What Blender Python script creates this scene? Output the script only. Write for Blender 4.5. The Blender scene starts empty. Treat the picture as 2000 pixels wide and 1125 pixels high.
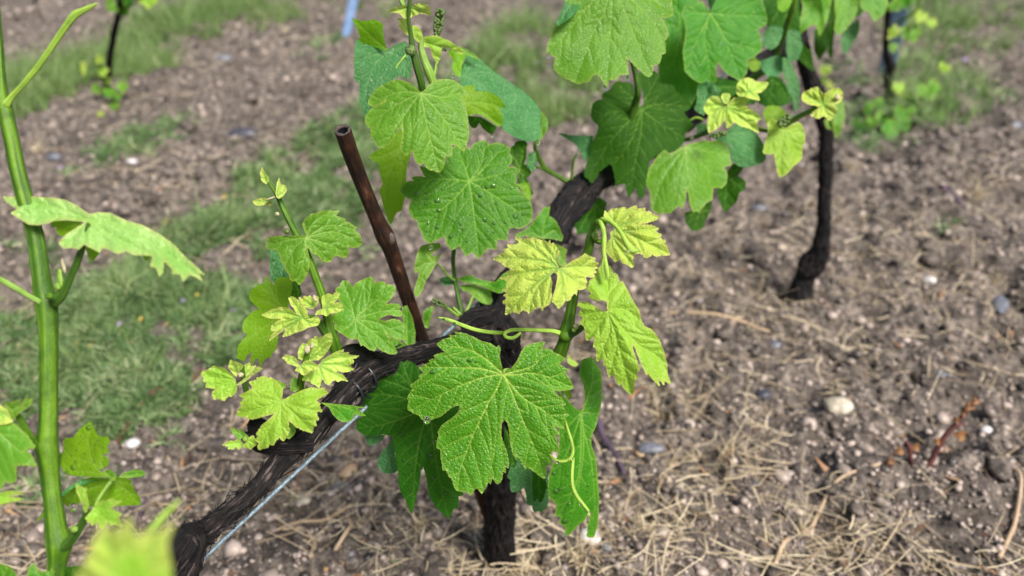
import bpy, math, random
import numpy as np
from mathutils.geometry import delaunay_2d_cdt
R = math.radians
S = bpy.context.scene
# ---------------------------------------------------------------- camera, sky, sun, exposure
F = 1540.0; CX, CY = 1000.0, 562.5          # focal length and centre of the picture, in photograph pixels
CAMZ = 0.95; PITCH = R(33)
cam = bpy.data.objects.new('camera', bpy.data.cameras.new('camera'))
S.collection.objects.link(cam); S.camera = cam
cam.location = (0, 0, CAMZ); cam.rotation_euler = (math.pi/2-PITCH, 0, 0)
cam.data.sensor_width = 36; cam.data.lens = 36*F/2000
cam.data.clip_start = 0.02; cam.data.clip_end = 400
cam.data.dof.use_dof = True; cam.data.dof.focus_distance = 0.69; cam.data.dof.aperture_fstop = 3.8
SUN_EL, SUN_AZ = R(54), R(140)              # soft light from high behind the camera, a little to the right
w = bpy.data.worlds.new('World'); S.world = w; w.use_nodes = True
nt = w.node_tree; bg = nt.nodes['Background']
sky = nt.nodes.new('ShaderNodeTexSky'); sky.sky_type = 'NISHITA'; sky.sun_disc = False
sky.sun_elevation = SUN_EL; sky.sun_rotation = SUN_AZ; sky.dust_density = 4.0; sky.air_density = 1.0; sky.ozone_density = 1.0
nt.links.new(sky.outputs[0], bg.inputs[0]); bg.inputs[1].default_value = 0.065
sd = bpy.data.lights.new('sun', 'SUN'); sd.energy = 3.5; sd.angle = R(20); sd.color = (1, .95, .885)
so = bpy.data.objects.new('sun', sd); S.collection.objects.link(so)
so.rotation_euler = (math.pi/2-SUN_EL, 0, math.pi-SUN_AZ)
S.view_settings.view_transform = 'Standard'; S.view_settings.look = 'None'
S.view_settings.exposure = 1.0; S.view_settings.gamma = 1
S.render.engine = 'CYCLES'
S.cycles.max_bounces = 8; S.cycles.transparent_max_bounces = 8
# ---------------------------------------------------------------- helpers
rng = np.random.default_rng(7)
cf, sf = math.cos(PITCH), math.sin(PITCH)
def unproj(px, py, d):
    """a photograph pixel at axial depth d metres -> world point"""
    px = np.asarray(px, float); py = np.asarray(py, float); d = np.asarray(d, float)
    u = (px-CX)/F; v = -(py-CY)/F
    return np.stack([u*d, (cf+v*sf)*d, CAMZ+(v*cf-sf)*d], -1)
def gdepth(py):
    v = -(np.asarray(py, float)-CY)/F
    return CAMZ/(sf-v*cf)
def hsh(a, b, c, s):
    h = (a*374761393 + b*668265263 + c*2147483647 + s*974634777) & 0xffffffff
    h = ((h ^ (h >> 13))*1274126177) & 0xffffffff
    h = (h ^ (h >> 16)) & 0xffffff
    return h/float(0xffffff)*2-1
def vn(p, seed=0):
    p = np.asarray(p, float); i = np.floor(p).astype(np.int64); f = p-i; f = f*f*(3-2*f)
    r = 0
    for dx in (0, 1):
        for dy in (0, 1):
            for dz in (0, 1):
                wgt = (f[..., 0] if dx else 1-f[..., 0])*(f[..., 1] if dy else 1-f[..., 1])*(f[..., 2] if dz else 1-f[..., 2])
                r = r+wgt*hsh(i[..., 0]+dx, i[..., 1]+dy, i[..., 2]+dz, seed)
    return r
def xyz(x, y, k, z=0): return np.stack([x*k, y*k, np.full_like(x, z)], -1)
def gh(x, y):
    x = np.asarray(x, float); y = np.asarray(y, float)
    near = np.exp(-(np.hypot(x, y-1.5)/6)**2)
    h = .030*vn(xyz(x, y, 1.3), 1)
    c = vn(xyz(x, y, 7.), 2); h = h+near*(.022*c + .020*(1-np.abs(vn(xyz(x, y, 15.), 3))*2))
    h = h+near*(.012*vn(xyz(x, y, 31.), 4)+.006*vn(xyz(x, y, 75.), 5))
    q = (x*.9-y*.43); w_ = (x*.43+y*.9)
    fz = 1/(1+np.exp(np.clip((q+.95)*9, -40, 40)))*near
    h = h+fz*.030*vn(np.stack([q*5.5, w_*1.1, q*0], -1), 31)
    return h-.005
def mesh(name, V, Fc, mat, parent=None, off=None, smooth=True, attrs=None, uv=None):
    V = np.asarray(V, np.float32)
    if off is not None: V = V-np.asarray(off, np.float32)
    me = bpy.data.meshes.new(name)
    if isinstance(Fc, np.ndarray):
        k = Fc.shape[1]; n = Fc.shape[0]
        me.vertices.add(len(V)); me.vertices.foreach_set('co', V.ravel())
        me.loops.add(n*k); me.loops.foreach_set('vertex_index', Fc.astype(np.int32).ravel())
        me.polygons.add(n); me.polygons.foreach_set('loop_start', np.arange(0, n*k, k, dtype=np.int32))
        me.polygons.foreach_set('loop_total', np.full(n, k, np.int32))
        me.update(calc_edges=True)
    else:
        me.from_pydata(V.tolist(), [], Fc)
    if smooth: me.polygons.foreach_set('use_smooth', np.ones(len(me.polygons), bool))
    if attrs:
        for k, a in attrs.items():
            at = me.attributes.new(k, 'FLOAT', 'POINT'); at.data.foreach_set('value', np.asarray(a, np.float32))
    if uv is not None:
        ul = me.uv_layers.new(name='UVMap'); li = np.empty(len(me.loops), np.int32); me.loops.foreach_get('vertex_index', li)
        ul.data.foreach_set('uv', np.asarray(uv, np.float32)[li].ravel())
    for m in (mat if isinstance(mat, list) else [mat]): me.materials.append(m)
    o = bpy.data.objects.new(name, me); S.collection.objects.link(o)
    if parent is not None: o.parent = parent
    return o
def tag(o, label=None, cat=None, group=None, kind=None):
    if label: o['label'] = label
    if cat: o['category'] = cat
    if group: o['group'] = group
    if kind: o['kind'] = kind
    return o
def root(name, loc, label, cat, group=None):
    o = bpy.data.objects.new(name, None); o.empty_display_size = .05; S.collection.objects.link(o); o.location = loc
    o['off'] = [float(c) for c in loc]
    return tag(o, label, cat, group)
def off(o):
    while o is not None:
        if 'off' in o.keys(): return list(o['off'])
        o = o.parent
    return None
def catmull(P, n):
    P = np.asarray(P, float); k = len(P)
    if k == 2: return P[0]+(P[1]-P[0])*np.linspace(0, 1, n)[:, None]
    Q = np.vstack([2*P[0]-P[1], P, 2*P[-1]-P[-2]]); out = []
    for t in np.linspace(0, k-1, n):
        i = min(int(t), k-2); f = t-i; a, b, c, d = Q[i:i+4]
        out.append(.5*((2*b)+(c-a)*f+(2*a-5*b+4*c-d)*f*f+(3*b-a-3*c+d)*f**3))
    return np.array(out)
def tubegeo(P, r, sides=12, n=None, disp=None, cap=True):
    """P: (k,3) world points, r: radii; smooth sweep with parallel transported rings"""
    k = len(P); n = n or max(8, k*6)
    Q = catmull(np.hstack([np.asarray(P, float), np.asarray(r, float)[:, None]]), n)
    C, rr = Q[:, :3], np.maximum(Q[:, 3], 1e-4)
    T = np.gradient(C, axis=0); T /= np.linalg.norm(T, axis=1)[:, None]+1e-12
    a = np.array([0, 0, 1.]) if abs(T[0, 2]) < .9 else np.array([1., 0, 0])
    N = np.cross(T[0], a); N /= np.linalg.norm(N); Ns = []
    for t in T:
        N = N-t*np.dot(N, t); N /= np.linalg.norm(N); Ns.append(N.copy())
    Ns = np.array(Ns); B = np.cross(T, Ns)
    th = np.linspace(0, 2*math.pi, sides, endpoint=False)
    L = np.concatenate([[0], np.cumsum(np.linalg.norm(np.diff(C, axis=0), axis=1))])
    rad = rr[:, None]*np.ones(sides)
    if disp is not None: rad = disp(rad, th[None, :]+0*rad, L[:, None]+0*rad)
    V = C[:, None]+rad[..., None]*(np.cos(th)[None, :, None]*Ns[:, None]+np.sin(th)[None, :, None]*B[:, None])
    V = V.reshape(-1, 3); i = np.arange(n-1)[:, None]*sides; j = np.arange(sides)[None]; j2 = (j+1) % sides
    Q4 = np.stack([i+j, i+j2, i+sides+j2, i+sides+j], -1).reshape(-1, 4)
    uv = np.stack([np.tile(th/(2*math.pi), n), np.repeat(L, sides)], -1)
    if cap:
        m = len(V); V = np.vstack([V, C[0]-T[0]*rr[0]*.3, C[-1]+T[-1]*rr[-1]*.3])
        c0 = np.array([[m, j2_, j_, j_] for j_, j2_ in zip(range(sides), list(range(1, sides))+[0])])
        e = (n-1)*sides; c1 = np.array([[m+1, e+j_, e+j2_, e+j2_] for j_, j2_ in zip(range(sides), list(range(1, sides))+[0])])
        tri = np.vstack([c0, c1])[:, :3]; uv = np.vstack([uv, uv[0], uv[-1]])
        return V, [tuple(q) for q in Q4.tolist()]+[tuple(q) for q in tri.tolist()], uv
    return V, Q4, uv
def pw(path):
    """[(px,py,depth,width_px),...] -> points, radii"""
    a = np.array(path, float); return unproj(a[:, 0], a[:, 1], a[:, 2][:, None].ravel()), a[:, 3]*a[:, 2]/F/2
def tube(name, path, mat, parent, sides=12, n=None, disp=None):
    P, r = pw(path); V, Fc, uv = tubegeo(P, r, sides, n, disp)
    return mesh(name, V, Fc, mat, parent, off(parent), uv=uv)
# ---------------------------------------------------------------- materials
def newmat(name):
    m = bpy.data.materials.new(name); m.use_nodes = True; t = m.node_tree; b = t.nodes['Principled BSDF']; return m, t, b
def N(t, typ, **kw):
    n = t.nodes.new(typ)
    for k, v in kw.items():
        if k.startswith('i_'):
            key = k[2:]; n.inputs[int(key) if key.isdigit() else key].default_value = v
        else: setattr(n, k, v)
    return n
def mix(t, fac, a, b, mode='MIX'):
    n = t.nodes.new('ShaderNodeMix'); n.data_type = 'RGBA'; n.blend_type = mode
    for i, v in ((0, fac), (6, a), (7, b)):
        if hasattr(v, 'links') or hasattr(v, 'is_linked'): t.links.new(v, n.inputs[i])
        else: n.inputs[i].default_value = v if i == 0 else tuple(v)+((1,) if len(v) == 3 else ())
    return n.outputs[2]
def math_(t, op, a, b=None, clamp=False):
    n = t.nodes.new('ShaderNodeMath'); n.operation = op; n.use_clamp = clamp
    for i, v in ((0, a), (1, b)):
        if v is None: continue
        if hasattr(v, 'is_linked'): t.links.new(v, n.inputs[i])
        else: n.inputs[i].default_value = v
    return n.outputs[0]
def ramp(t, f, stops):
    n = t.nodes.new('ShaderNodeValToRGB'); e = n.color_ramp.elements
    while len(e) < len(stops): e.new(.5)
    for s, (p, c) in zip(e, stops): s.position = p; s.color = tuple(c)+(1,)
    t.links.new(f, n.inputs[0]); return n.outputs[0]
def attr(t, nm): return N(t, 'ShaderNodeAttribute', attribute_name=nm).outputs['Fac']
def leafmat(name, base, base2, vein, back, edge=None, spec=.36, rough=.36, transl=.3, tcol=None, cell=250, bump=.28, vstr=.52):
    m, t, b = newmat(name); L = t.links
    uv = N(t, 'ShaderNodeUVMap').outputs[0]
    n1 = N(t, 'ShaderNodeTexNoise', i_Scale=45., i_Detail=3.); L.new(uv, n1.inputs['Vector'])
    n2 = N(t, 'ShaderNodeTexNoise', i_Scale=380., i_Detail=2.); L.new(uv, n2.inputs['Vector'])
    # slightly warped cells: the net of small veins
    wv = N(t, 'ShaderNodeVectorMath', operation='SCALE'); L.new(n1.outputs[1], wv.inputs[0]); wv.inputs['Scale'].default_value = .006
    ad = N(t, 'ShaderNodeVectorMath', operation='ADD'); L.new(uv, ad.inputs[0]); L.new(wv.outputs[0], ad.inputs[1])
    vo = N(t, 'ShaderNodeTexVoronoi', feature='DISTANCE_TO_EDGE', i_Scale=float(cell)); L.new(ad.outputs[0], vo.inputs['Vector'])
    vo2 = N(t, 'ShaderNodeTexVoronoi', feature='DISTANCE_TO_EDGE', i_Scale=float(cell*2.6)); L.new(ad.outputs[0], vo2.inputs['Vector'])
    net = math_(t, 'MULTIPLY', vo.outputs[0], 4.5, True); net2 = math_(t, 'MULTIPLY', vo2.outputs[0], 4., True)
    ve = attr(t, 'vein'); ed = attr(t, 'edge')
    nf = math_(t, 'MULTIPLY', math_(t, 'SUBTRACT', n1.outputs[0], .35), 2.2, True)
    c = mix(t, nf, base, base2)
    oi = N(t, 'ShaderNodeObjectInfo').outputs['Random']
    hs = N(t, 'ShaderNodeHueSaturation'); L.new(c, hs.inputs['Color'])
    L.new(math_(t, 'ADD', math_(t, 'MULTIPLY', oi, .022), .489), hs.inputs['Hue']); L.new(math_(t, 'ADD', math_(t, 'MULTIPLY', oi, .25), .87), hs.inputs['Value'])
    c = hs.outputs[0]
    c = mix(t, math_(t, 'MULTIPLY', math_(t, 'SUBTRACT', 1., net), .03), c, vein)
    c = mix(t, math_(t, 'MULTIPLY', ve, vstr), c, vein)
    sp_ = N(t, 'ShaderNodeTexNoise', i_Scale=130., i_Detail=1.); L.new(uv, sp_.inputs['Vector'])
    c = mix(t, math_(t, 'MULTIPLY', math_(t, 'SUBTRACT', sp_.outputs[0], .76), 9., True), c, (.16,.12,.03))
    if edge: c = mix(t, math_(t, 'MULTIPLY', ed, .5), c, edge)
    front = c
    bk = mix(t, math_(t, 'MULTIPLY', ve, .7), back, vein)
    geo = N(t, 'ShaderNodeNewGeometry')
    c = mix(t, geo.outputs['Backfacing'], front, bk)
    L.new(c, b.inputs['Base Color'])
    b.inputs['IOR'].default_value = 1.42; b.inputs['Specular IOR Level'].default_value = spec
    L.new(math_(t, 'ADD', math_(t, 'MULTIPLY', n1.outputs[0], .25), rough-.12), b.inputs['Roughness'])
    h = math_(t, 'ADD', math_(t, 'MULTIPLY', net, 1.), math_(t, 'MULTIPLY', net2, .35))
    h = math_(t, 'ADD', h, math_(t, 'MULTIPLY', n2.outputs[0], .12))
    h = math_(t, 'SUBTRACT', h, math_(t, 'MULTIPLY', ve, 1.1))
    bp = N(t, 'ShaderNodeBump', i_Strength=bump, i_Distance=.0016); L.new(h, bp.inputs['Height']); L.new(bp.outputs[0], b.inputs['Normal'])
    tr = N(t, 'ShaderNodeBsdfTranslucent'); tc = tcol or tuple(x*1.0 for x in base2)
    tcm = mix(t, math_(t, 'MULTIPLY', ve, .5), tc, vein); L.new(tcm, tr.inputs[0]); L.new(bp.outputs[0], tr.inputs[1])
    ms = N(t, 'ShaderNodeMixShader', i_0=transl); L.new(b.outputs[0], ms.inputs[1]); L.new(tr.outputs[0], ms.inputs[2])
    L.new(ms.outputs[0], t.nodes['Material Output'].inputs[0]); return m
ML = {
 'mat':  leafmat('leaf_green', (.034,.148,.007), (.056,.205,.010), (.30,.50,.08), (.17,.34,.05), edge=(.26,.34,.06), tcol=(.20,.56,.01), rough=.36, spec=.26),
 'hero': leafmat('leaf_green_sharp', (.058,.200,.006), (.088,.265,.010), (.42,.58,.10), (.17,.34,.05), edge=(.30,.34,.06), tcol=(.22,.52,.02), rough=.30, bump=.45, cell=330, vstr=.78, spec=.5),
 'pal':  leafmat('leaf_pale_puckered', (.22,.43,.09), (.40,.58,.20), (.24,.44,.08), (.27,.42,.05), edge=(.50,.34,.14), transl=.3, tcol=(.46,.70,.08), rough=.27, cell=330, spec=.5, vstr=.7),
 'drk':  leafmat('leaf_deep_green_shaded', (.013,.062,.004), (.024,.090,.006), (.18,.34,.05), (.10,.22,.05), transl=.3, tcol=(.11,.40,.01), rough=.5, spec=.10),  # deep green with shade painted in, for leaves behind and between others
 'mid':  leafmat('leaf_mid_green', (.076,.222,.014), (.115,.290,.022), (.34,.50,.12), (.20,.38,.07), edge=(.33,.38,.07), transl=.35, tcol=(.30,.60,.04), rough=.36),
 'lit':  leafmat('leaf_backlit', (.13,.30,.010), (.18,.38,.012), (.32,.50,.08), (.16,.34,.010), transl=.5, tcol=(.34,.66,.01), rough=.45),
 'yel':  leafmat('leaf_young_yellow', (.40,.585,.075), (.53,.69,.14), (.17,.36,.06), (.46,.52,.10), edge=(.55,.42,.18), transl=.35, tcol=(.64,.82,.12), rough=.42, cell=420, vstr=.95, bump=.4),
 'lim':  leafmat('leaf_young_lime', (.21,.41,.030), (.31,.51,.06), (.30,.50,.07), (.27,.42,.05), edge=(.45,.36,.12), transl=.35, tcol=(.48,.70,.06), rough=.36, cell=330),
 'tea':  leafmat('leaf_bluish_green', (.045,.17,.050), (.080,.235,.075), (.20,.36,.15), (.09,.22,.08), transl=.28, tcol=(.14,.40,.05), rough=.28, bump=.5),
}
def stemmat(name, c1, c2, rough=.5):
    m, t, b = newmat(name); L = t.links; uv = N(t, 'ShaderNodeUVMap').outputs[0]
    sp = N(t, 'ShaderNodeSeparateXYZ'); L.new(uv, sp.inputs[0]); cb = N(t, 'ShaderNodeCombineXYZ')
    L.new(math_(t, 'MULTIPLY', sp.outputs[0], 11.), cb.inputs[0]); L.new(math_(t, 'MULTIPLY', sp.outputs[1], 9.), cb.inputs[1])
    n = N(t, 'ShaderNodeTexNoise', i_Scale=1., i_Detail=4.); L.new(cb.outputs[0], n.inputs['Vector'])
    c = ramp(t, n.outputs[0], [(.38, c1), (.62, c2)])
    n3 = N(t, 'ShaderNodeTexNoise', i_Scale=90., i_Detail=4.); L.new(N(t, 'ShaderNodeTexCoord').outputs['Object'], n3.inputs['Vector']); c = mix(t, math_(t, 'MULTIPLY', math_(t, 'SUBTRACT', n3.outputs[0], .45), 2., True), c, tuple(x*.55 for x in c1))
    L.new(c, b.inputs['Base Color']); b.inputs['Roughness'].default_value = rough
    n2 = N(t, 'ShaderNodeTexNoise', i_Scale=900., i_Detail=2.); L.new(N(t, 'ShaderNodeTexCoord').outputs['Object'], n2.inputs['Vector'])
    hh = math_(t, 'ADD', n.outputs[0], math_(t, 'MULTIPLY', n2.outputs[0], .35))
    bp = N(t, 'ShaderNodeBump', i_Strength=.8, i_Distance=.0018); L.new(hh, bp.inputs['Height']); L.new(bp.outputs[0], b.inputs['Normal'])
    b.inputs['Specular IOR Level'].default_value = .3; b.inputs['Subsurface Weight'].default_value = .08; b.inputs['Subsurface Scale'].default_value = .004
    return m
M_STEM = stemmat('green_stem', (.030,.090,.003), (.100,.205,.007))
M_STEMD = stemmat('dark_green_stem', (.028,.080,.006), (.055,.130,.010))
M_TEND = stemmat('tendril_green', (.22,.38,.04), (.32,.48,.07))
M_PET = stemmat('petiole_green', (.13,.25,.03), (.22,.36,.06))
def barkmat(name, stops, su=9, sv=40, bump=.9, rough=.7):
    m, t, b = newmat(name); L = t.links; b.inputs['Specular IOR Level'].default_value = .25; uv = N(t, 'ShaderNodeUVMap').outputs[0]
    sp = N(t, 'ShaderNodeSeparateXYZ'); L.new(uv, sp.inputs[0]); a = math_(t, 'MULTIPLY', sp.outputs[0], 2*math.pi)
    cb = N(t, 'ShaderNodeCombineXYZ'); L.new(math_(t, 'MULTIPLY', math_(t, 'COSINE', a), su), cb.inputs[0]); L.new(math_(t, 'MULTIPLY', math_(t, 'SINE', a), su), cb.inputs[1])
    L.new(math_(t, 'MULTIPLY', sp.outputs[1], float(sv)), cb.inputs[2])
    n = N(t, 'ShaderNodeTexNoise', i_Scale=1., i_Detail=8., i_Roughness=.68, i_Distortion=.5); L.new(cb.outputs[0], n.inputs['Vector'])
    n2 = N(t, 'ShaderNodeTexNoise', i_Scale=60., i_Detail=5.); L.new(N(t, 'ShaderNodeTexCoord').outputs['Object'], n2.inputs['Vector'])
    f = math_(t, 'ADD', math_(t, 'MULTIPLY', n.outputs[0], .7), math_(t, 'MULTIPLY', n2.outputs[0], .3))
    L.new(ramp(t, f, stops), b.inputs['Base Color']); b.inputs['Roughness'].default_value = rough
    bp = N(t, 'ShaderNodeBump', i_Strength=bump, i_Distance=.004); L.new(n.outputs[0], bp.inputs['Height']); L.new(bp.outputs[0], b.inputs['Normal'])
    return m
M_BARK = barkmat('vine_bark', [(.40, (.002,.002,.003)), (.50, (.007,.006,.007)), (.585, (.022,.016,.016)), (.66, (.12,.092,.088))], bump=1.)
M_STRIP = barkmat('bark_strip', [(.40, (.003,.003,.003)), (.52, (.010,.008,.008)), (.62, (.10,.076,.070))], 2, 30, .6)
M_CANE = barkmat('cane_bark', [(.36, (.004,.003,.003)), (.47, (.014,.006,.004)), (.57, (.045,.016,.008)), (.68, (.15,.085,.06))], 1.1, 34, .6, .58)
M_CUT = barkmat('cut_wood', [(.3, (.02,.015,.013)), (.6, (.10,.08,.07))], 3, 10, .8)
def plain(name, col, rough=.5, metal=0., col2=None, sc=60.):
    m, t, b = newmat(name)
    if col2:
        n = N(t, 'ShaderNodeTexNoise', i_Scale=sc, i_Detail=5.); t.links.new(N(t, 'ShaderNodeTexCoord').outputs['Object'], n.inputs['Vector'])
        t.links.new(ramp(t, n.outputs[0], [(.35, col), (.65, col2)]), b.inputs['Base Color'])
        bp = N(t, 'ShaderNodeBump', i_Strength=.5, i_Distance=.003); t.links.new(n.outputs[0], bp.inputs['Height']); t.links.new(bp.outputs[0], b.inputs['Normal'])
    else: b.inputs['Base Color'].default_value = tuple(col)+(1,)
    b.inputs['Roughness'].default_value = rough; b.inputs['Metallic'].default_value = metal
    return m
M_WIRE = plain('galvanised_wire', (.12,.17,.20), .4, .2, (.20,.27,.32), 250)
M_POST = plain('galvanised_steel', (.17,.29,.52), .4, .0, (.30,.44,.68), 25)
M_TIE_HOLLOW = plain('black_tie_hollow_shade', (.008,.010,.012), .35)
M_BUD = plain('flower_bud_green', (.035,.075,.012), .6, 0, (.11,.17,.035), 400)
M_FUZZ = plain('shoot_tip_fuzz', (.26,.30,.14), .8, 0, (.48,.36,.26), 500)
M_RED = plain('red_stem', (.05,.014,.014), .6, 0, (.12,.035,.03), 60)
M_ORL = plain('orange_leaf', (.10,.035,.008), .5, 0, (.20,.09,.018), 60)
M_VIO = plain('violet_petal', (.36,.27,.50), .5); M_YFL = plain('yellow_petal', (.60,.45,.08), .5)
M_STONES = {
 'blue': plain('blue_grey_stone', (.075,.082,.105), .45, 0, (.15,.16,.185), 90), 'pale': plain('pale_stone', (.26,.22,.16), .6, 0, (.50,.46,.37), 60),
 'tan': plain('tan_stone', (.36,.24,.14), .5, 0, (.48,.34,.22), 60), 'dark': plain('dark_stone', (.025,.025,.035), .4, 0, (.06,.06,.08), 60),
 'white': plain('white_stone', (.36,.34,.33), .5, 0, (.62,.60,.60), 60)}
m, t, b = newmat('water_film'); tp = N(t, 'ShaderNodeBsdfTransparent'); tp.inputs[0].default_value = (.97, 1, .95, 1); gl = N(t, 'ShaderNodeBsdfGlossy', i_Roughness=.05)
fr_ = N(t, 'ShaderNodeFresnel', i_IOR=1.45); ms = N(t, 'ShaderNodeMixShader'); t.links.new(math_(t, 'MULTIPLY', fr_.outputs[0], 1.6, True), ms.inputs[0]); t.links.new(tp.outputs[0], ms.inputs[1]); t.links.new(gl.outputs[0], ms.inputs[2])
t.links.new(ms.outputs[0], t.nodes['Material Output'].inputs[0]); M_FILM = m
m, t, b = newmat('water'); b.inputs['Transmission Weight'].default_value = 1; b.inputs['Roughness'].default_value = 0; b.inputs['IOR'].default_value = 1.33
b.inputs['Base Color'].default_value = (1, 1, 1, 1); M_WATER = m
def rampattr(name, stops, rough=.6, transl=0, spec=.4):
    m, t, b = newmat(name); c = ramp(t, attr(t, 'tint'), stops); t.links.new(c, b.inputs['Base Color']); b.inputs['Roughness'].default_value = rough
    b.inputs['Specular IOR Level'].default_value = spec
    if transl:
        tr = N(t, 'ShaderNodeBsdfTranslucent'); t.links.new(c, tr.inputs[0]); ms = N(t, 'ShaderNodeMixShader', i_0=transl)
        t.links.new(b.outputs[0], ms.inputs[1]); t.links.new(tr.outputs[0], ms.inputs[2]); t.links.new(ms.outputs[0], t.nodes['Material Output'].inputs[0])
    return m
M_GRAV = rampattr('gravel', [(0, (.014,.012,.011)), (.2, (.050,.040,.034)), (.42, (.15,.122,.104)), (.60, (.29,.235,.20)), (.78, (.44,.36,.31)), (.88, (.07,.08,.11)), (.93, (.42,.38,.35)), (1, (.66,.64,.62))], .38)
M_STRAW = rampattr('dry_straw', [(0, (.07,.05,.03)), (.25, (.20,.15,.09)), (.6, (.40,.32,.20)), (1, (.66,.57,.40))], .6, .15)
M_WEED = rampattr('weed_green', [(0, (.05,.10,.035)), (.35, (.11,.20,.065)), (.7, (.20,.31,.12)), (1, (.36,.40,.22))], .5, .3)
M_GRASS = rampattr('grass_green', [(0, (.09,.16,.04)), (.5, (.17,.30,.08)), (1, (.36,.42,.20))], .5, .3)
M_DEB = rampattr('debris', [(0, (.05,.03,.025)), (.4, (.13,.075,.05)), (.8, (.30,.16,.08)), (1, (.45,.27,.13))], .6)
# soil
M_SOIL, t, b = newmat('soil'); L = t.links; pos = N(t, 'ShaderNodeNewGeometry').outputs['Position']
def nz(s, d=4.): 
    n = N(t, 'ShaderNodeTexNoise', i_Scale=float(s), i_Detail=d, i_Roughness=.65); L.new(pos, n.inputs['Vector']); return n.outputs[0]
f1 = nz(5); f2 = nz(55, 6.); f3 = nz(420, 3.)
c = ramp(t, f2, [(.34, (.020,.016,.013)), (.46, (.074,.060,.050)), (.58, (.185,.155,.130)), (.72, (.33,.285,.245))])
c = mix(t, math_(t, 'MULTIPLY', math_(t, 'SUBTRACT', f1, .42), 3.5, True), c, mix(t, .65, c, (.045,.034,.026)))  # broad dark patches paint the shade of hollows into the soil colour
g = ramp(t, f3, [(.35, (.35,.33,.32)), (.5, (1, 1, 1)), (.66, (1.6, 1.55, 1.5))])
c = mix(t, .8, c, g, 'MULTIPLY'); L.new(c, b.inputs['Base Color']); b.inputs['Roughness'].default_value = .8
bp = N(t, 'ShaderNodeBump', i_Strength=.9, i_Distance=.006); L.new(math_(t, 'ADD', f2, math_(t, 'MULTIPLY', f3, .4)), bp.inputs['Height']); L.new(bp.outputs[0], b.inputs['Normal'])
#GROUND
# ---------------------------------------------------------------- ground sheet
def axis(a, b, n, far):
    mid = np.linspace(a, b, n); st = np.cumsum(.02*1.25**np.arange(36)); st = st[st < far]
    return np.concatenate([(a-st)[::-1], mid, b+st])
gx = axis(-2.8, 3.3, 560, 90); gy = axis(.15, 5.2, 460, 90)
X, Y = np.meshgrid(gx, gy); Z = gh(X, Y)
ny, nx = X.shape; idx = np.arange(ny*nx).reshape(ny, nx)
Q4 = np.stack([idx[:-1, :-1], idx[:-1, 1:], idx[1:, 1:], idx[1:, :-1]], -1).reshape(-1, 4)
o = mesh('ground', np.stack([X, Y, Z], -1).reshape(-1, 3), Q4, M_SOIL); o['kind'] = 'structure'
# where the green patches lie (photograph pixels of the ground)
PATCH = [(120,690,230,95,-22,.95),(300,610,180,80,-38,1.1),(430,520,150,80,-42,1.),(560,420,150,85,-42,1.2),(690,320,140,70,-38,1.1),(640,330,110,50,-40,1.),(330,760,130,45,-28,.9),(60,560,110,50,-15,.7),(480,620,60,50,-30,.5),
 (260,290,110,24,-18,.7),(160,350,90,20,-15,.6),(640,100,60,30,-10,.6),(230,800,110,30,-14,.8),(40,960,60,40,0,.35),(180,960,50,40,0,.2),(820,230,160,60,-35,.85),(930,330,60,40,-30,.3),
 (1720,250,90,50,0,.7),(1650,170,50,50,0,.5),(1830,170,70,50,0,.6),(1960,190,50,25,0,.4),(330,870,12,10,0,.8),(290,830,14,9,0,.7),(700,440,50,50,0,.3),(1820,660,10,10,0,.8),(1850,470,14,8,0,.6)]
GPATCH = [(1080,150,75,80,-45,1.),(1010,110,80,50,-30,.8),(1150,90,60,60,0,.8),(120,160,190,32,-12,1.),(330,70,170,30,-20,1.),(500,20,150,30,-15,1.),(20,190,90,40,0,.9),(760,0,100,20,-15,.4),(1140,200,40,60,-40,.7),(1900,20,150,60,0,.7)]
def dens(px, py, PT):
    r = np.zeros_like(px)
    for (cx, cy, rx, ry, a, k) in PT:
        ca, sa = math.cos(R(a)), math.sin(R(a)); dx, dy = px-cx, py-cy
        q = ((dx*ca+dy*sa)/rx)**2+((-dx*sa+dy*ca)/ry)**2
        r = np.maximum(r, k*np.exp(-q**1.6*.7))
    return r
def gsample(n, x0=-500, x1=2500, y0=-40, y1=1700, pow_=1.):
    px = rng.uniform(x0, x1, n); py = y0+(y1-y0)*rng.uniform(0, 1, n)**pow_
    p = unproj(px, py, gdepth(py)); p[:, 2] = gh(p[:, 0], p[:, 1]); return px, py, p
def scatter_mesh(name, base, faces, P, scl, tint, mat, flat=1.):
    """copies of a small base shape at P with random turn; one mesh"""
    n = len(P); k = len(base)
    q = rng.normal(size=(n, 4)); q /= np.linalg.norm(q, axis=1)[:, None]; a, b_, c_, d_ = q.T
    Rm = np.stack([1-2*(c_*c_+d_*d_), 2*(b_*c_-a*d_), 2*(b_*d_+a*c_), 2*(b_*c_+a*d_), 1-2*(b_*b_+d_*d_), 2*(c_*d_-a*b_), 2*(b_*d_-a*c_), 2*(c_*d_+a*b_), 1-2*(b_*b_+c_*c_)], -1).reshape(n, 3, 3)
    B = base[None]*(1+.22*rng.normal(size=(n, k, 1))*.5)*rng.uniform(.65, 1.2, (n, 1, 3))
    V = np.einsum('nij,nkj->nki', Rm, B)*scl[:, None, None]; V[..., 2] *= flat; V += P[:, None]
    Fc = (faces[None]+(np.arange(n)*k)[:, None, None]).reshape(-1, faces.shape[1])
    return mesh(name, V.reshape(-1, 3), Fc, mat, attrs={'tint': np.repeat(tint, k)})
ph = (1+5**.5)/2
ICO = np.array([(-1,ph,0),(1,ph,0),(-1,-ph,0),(1,-ph,0),(0,-1,ph),(0,1,ph),(0,-1,-ph),(0,1,-ph),(ph,0,-1),(ph,0,1),(-ph,0,-1),(-ph,0,1)])/math.sqrt(1+ph*ph)
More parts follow.
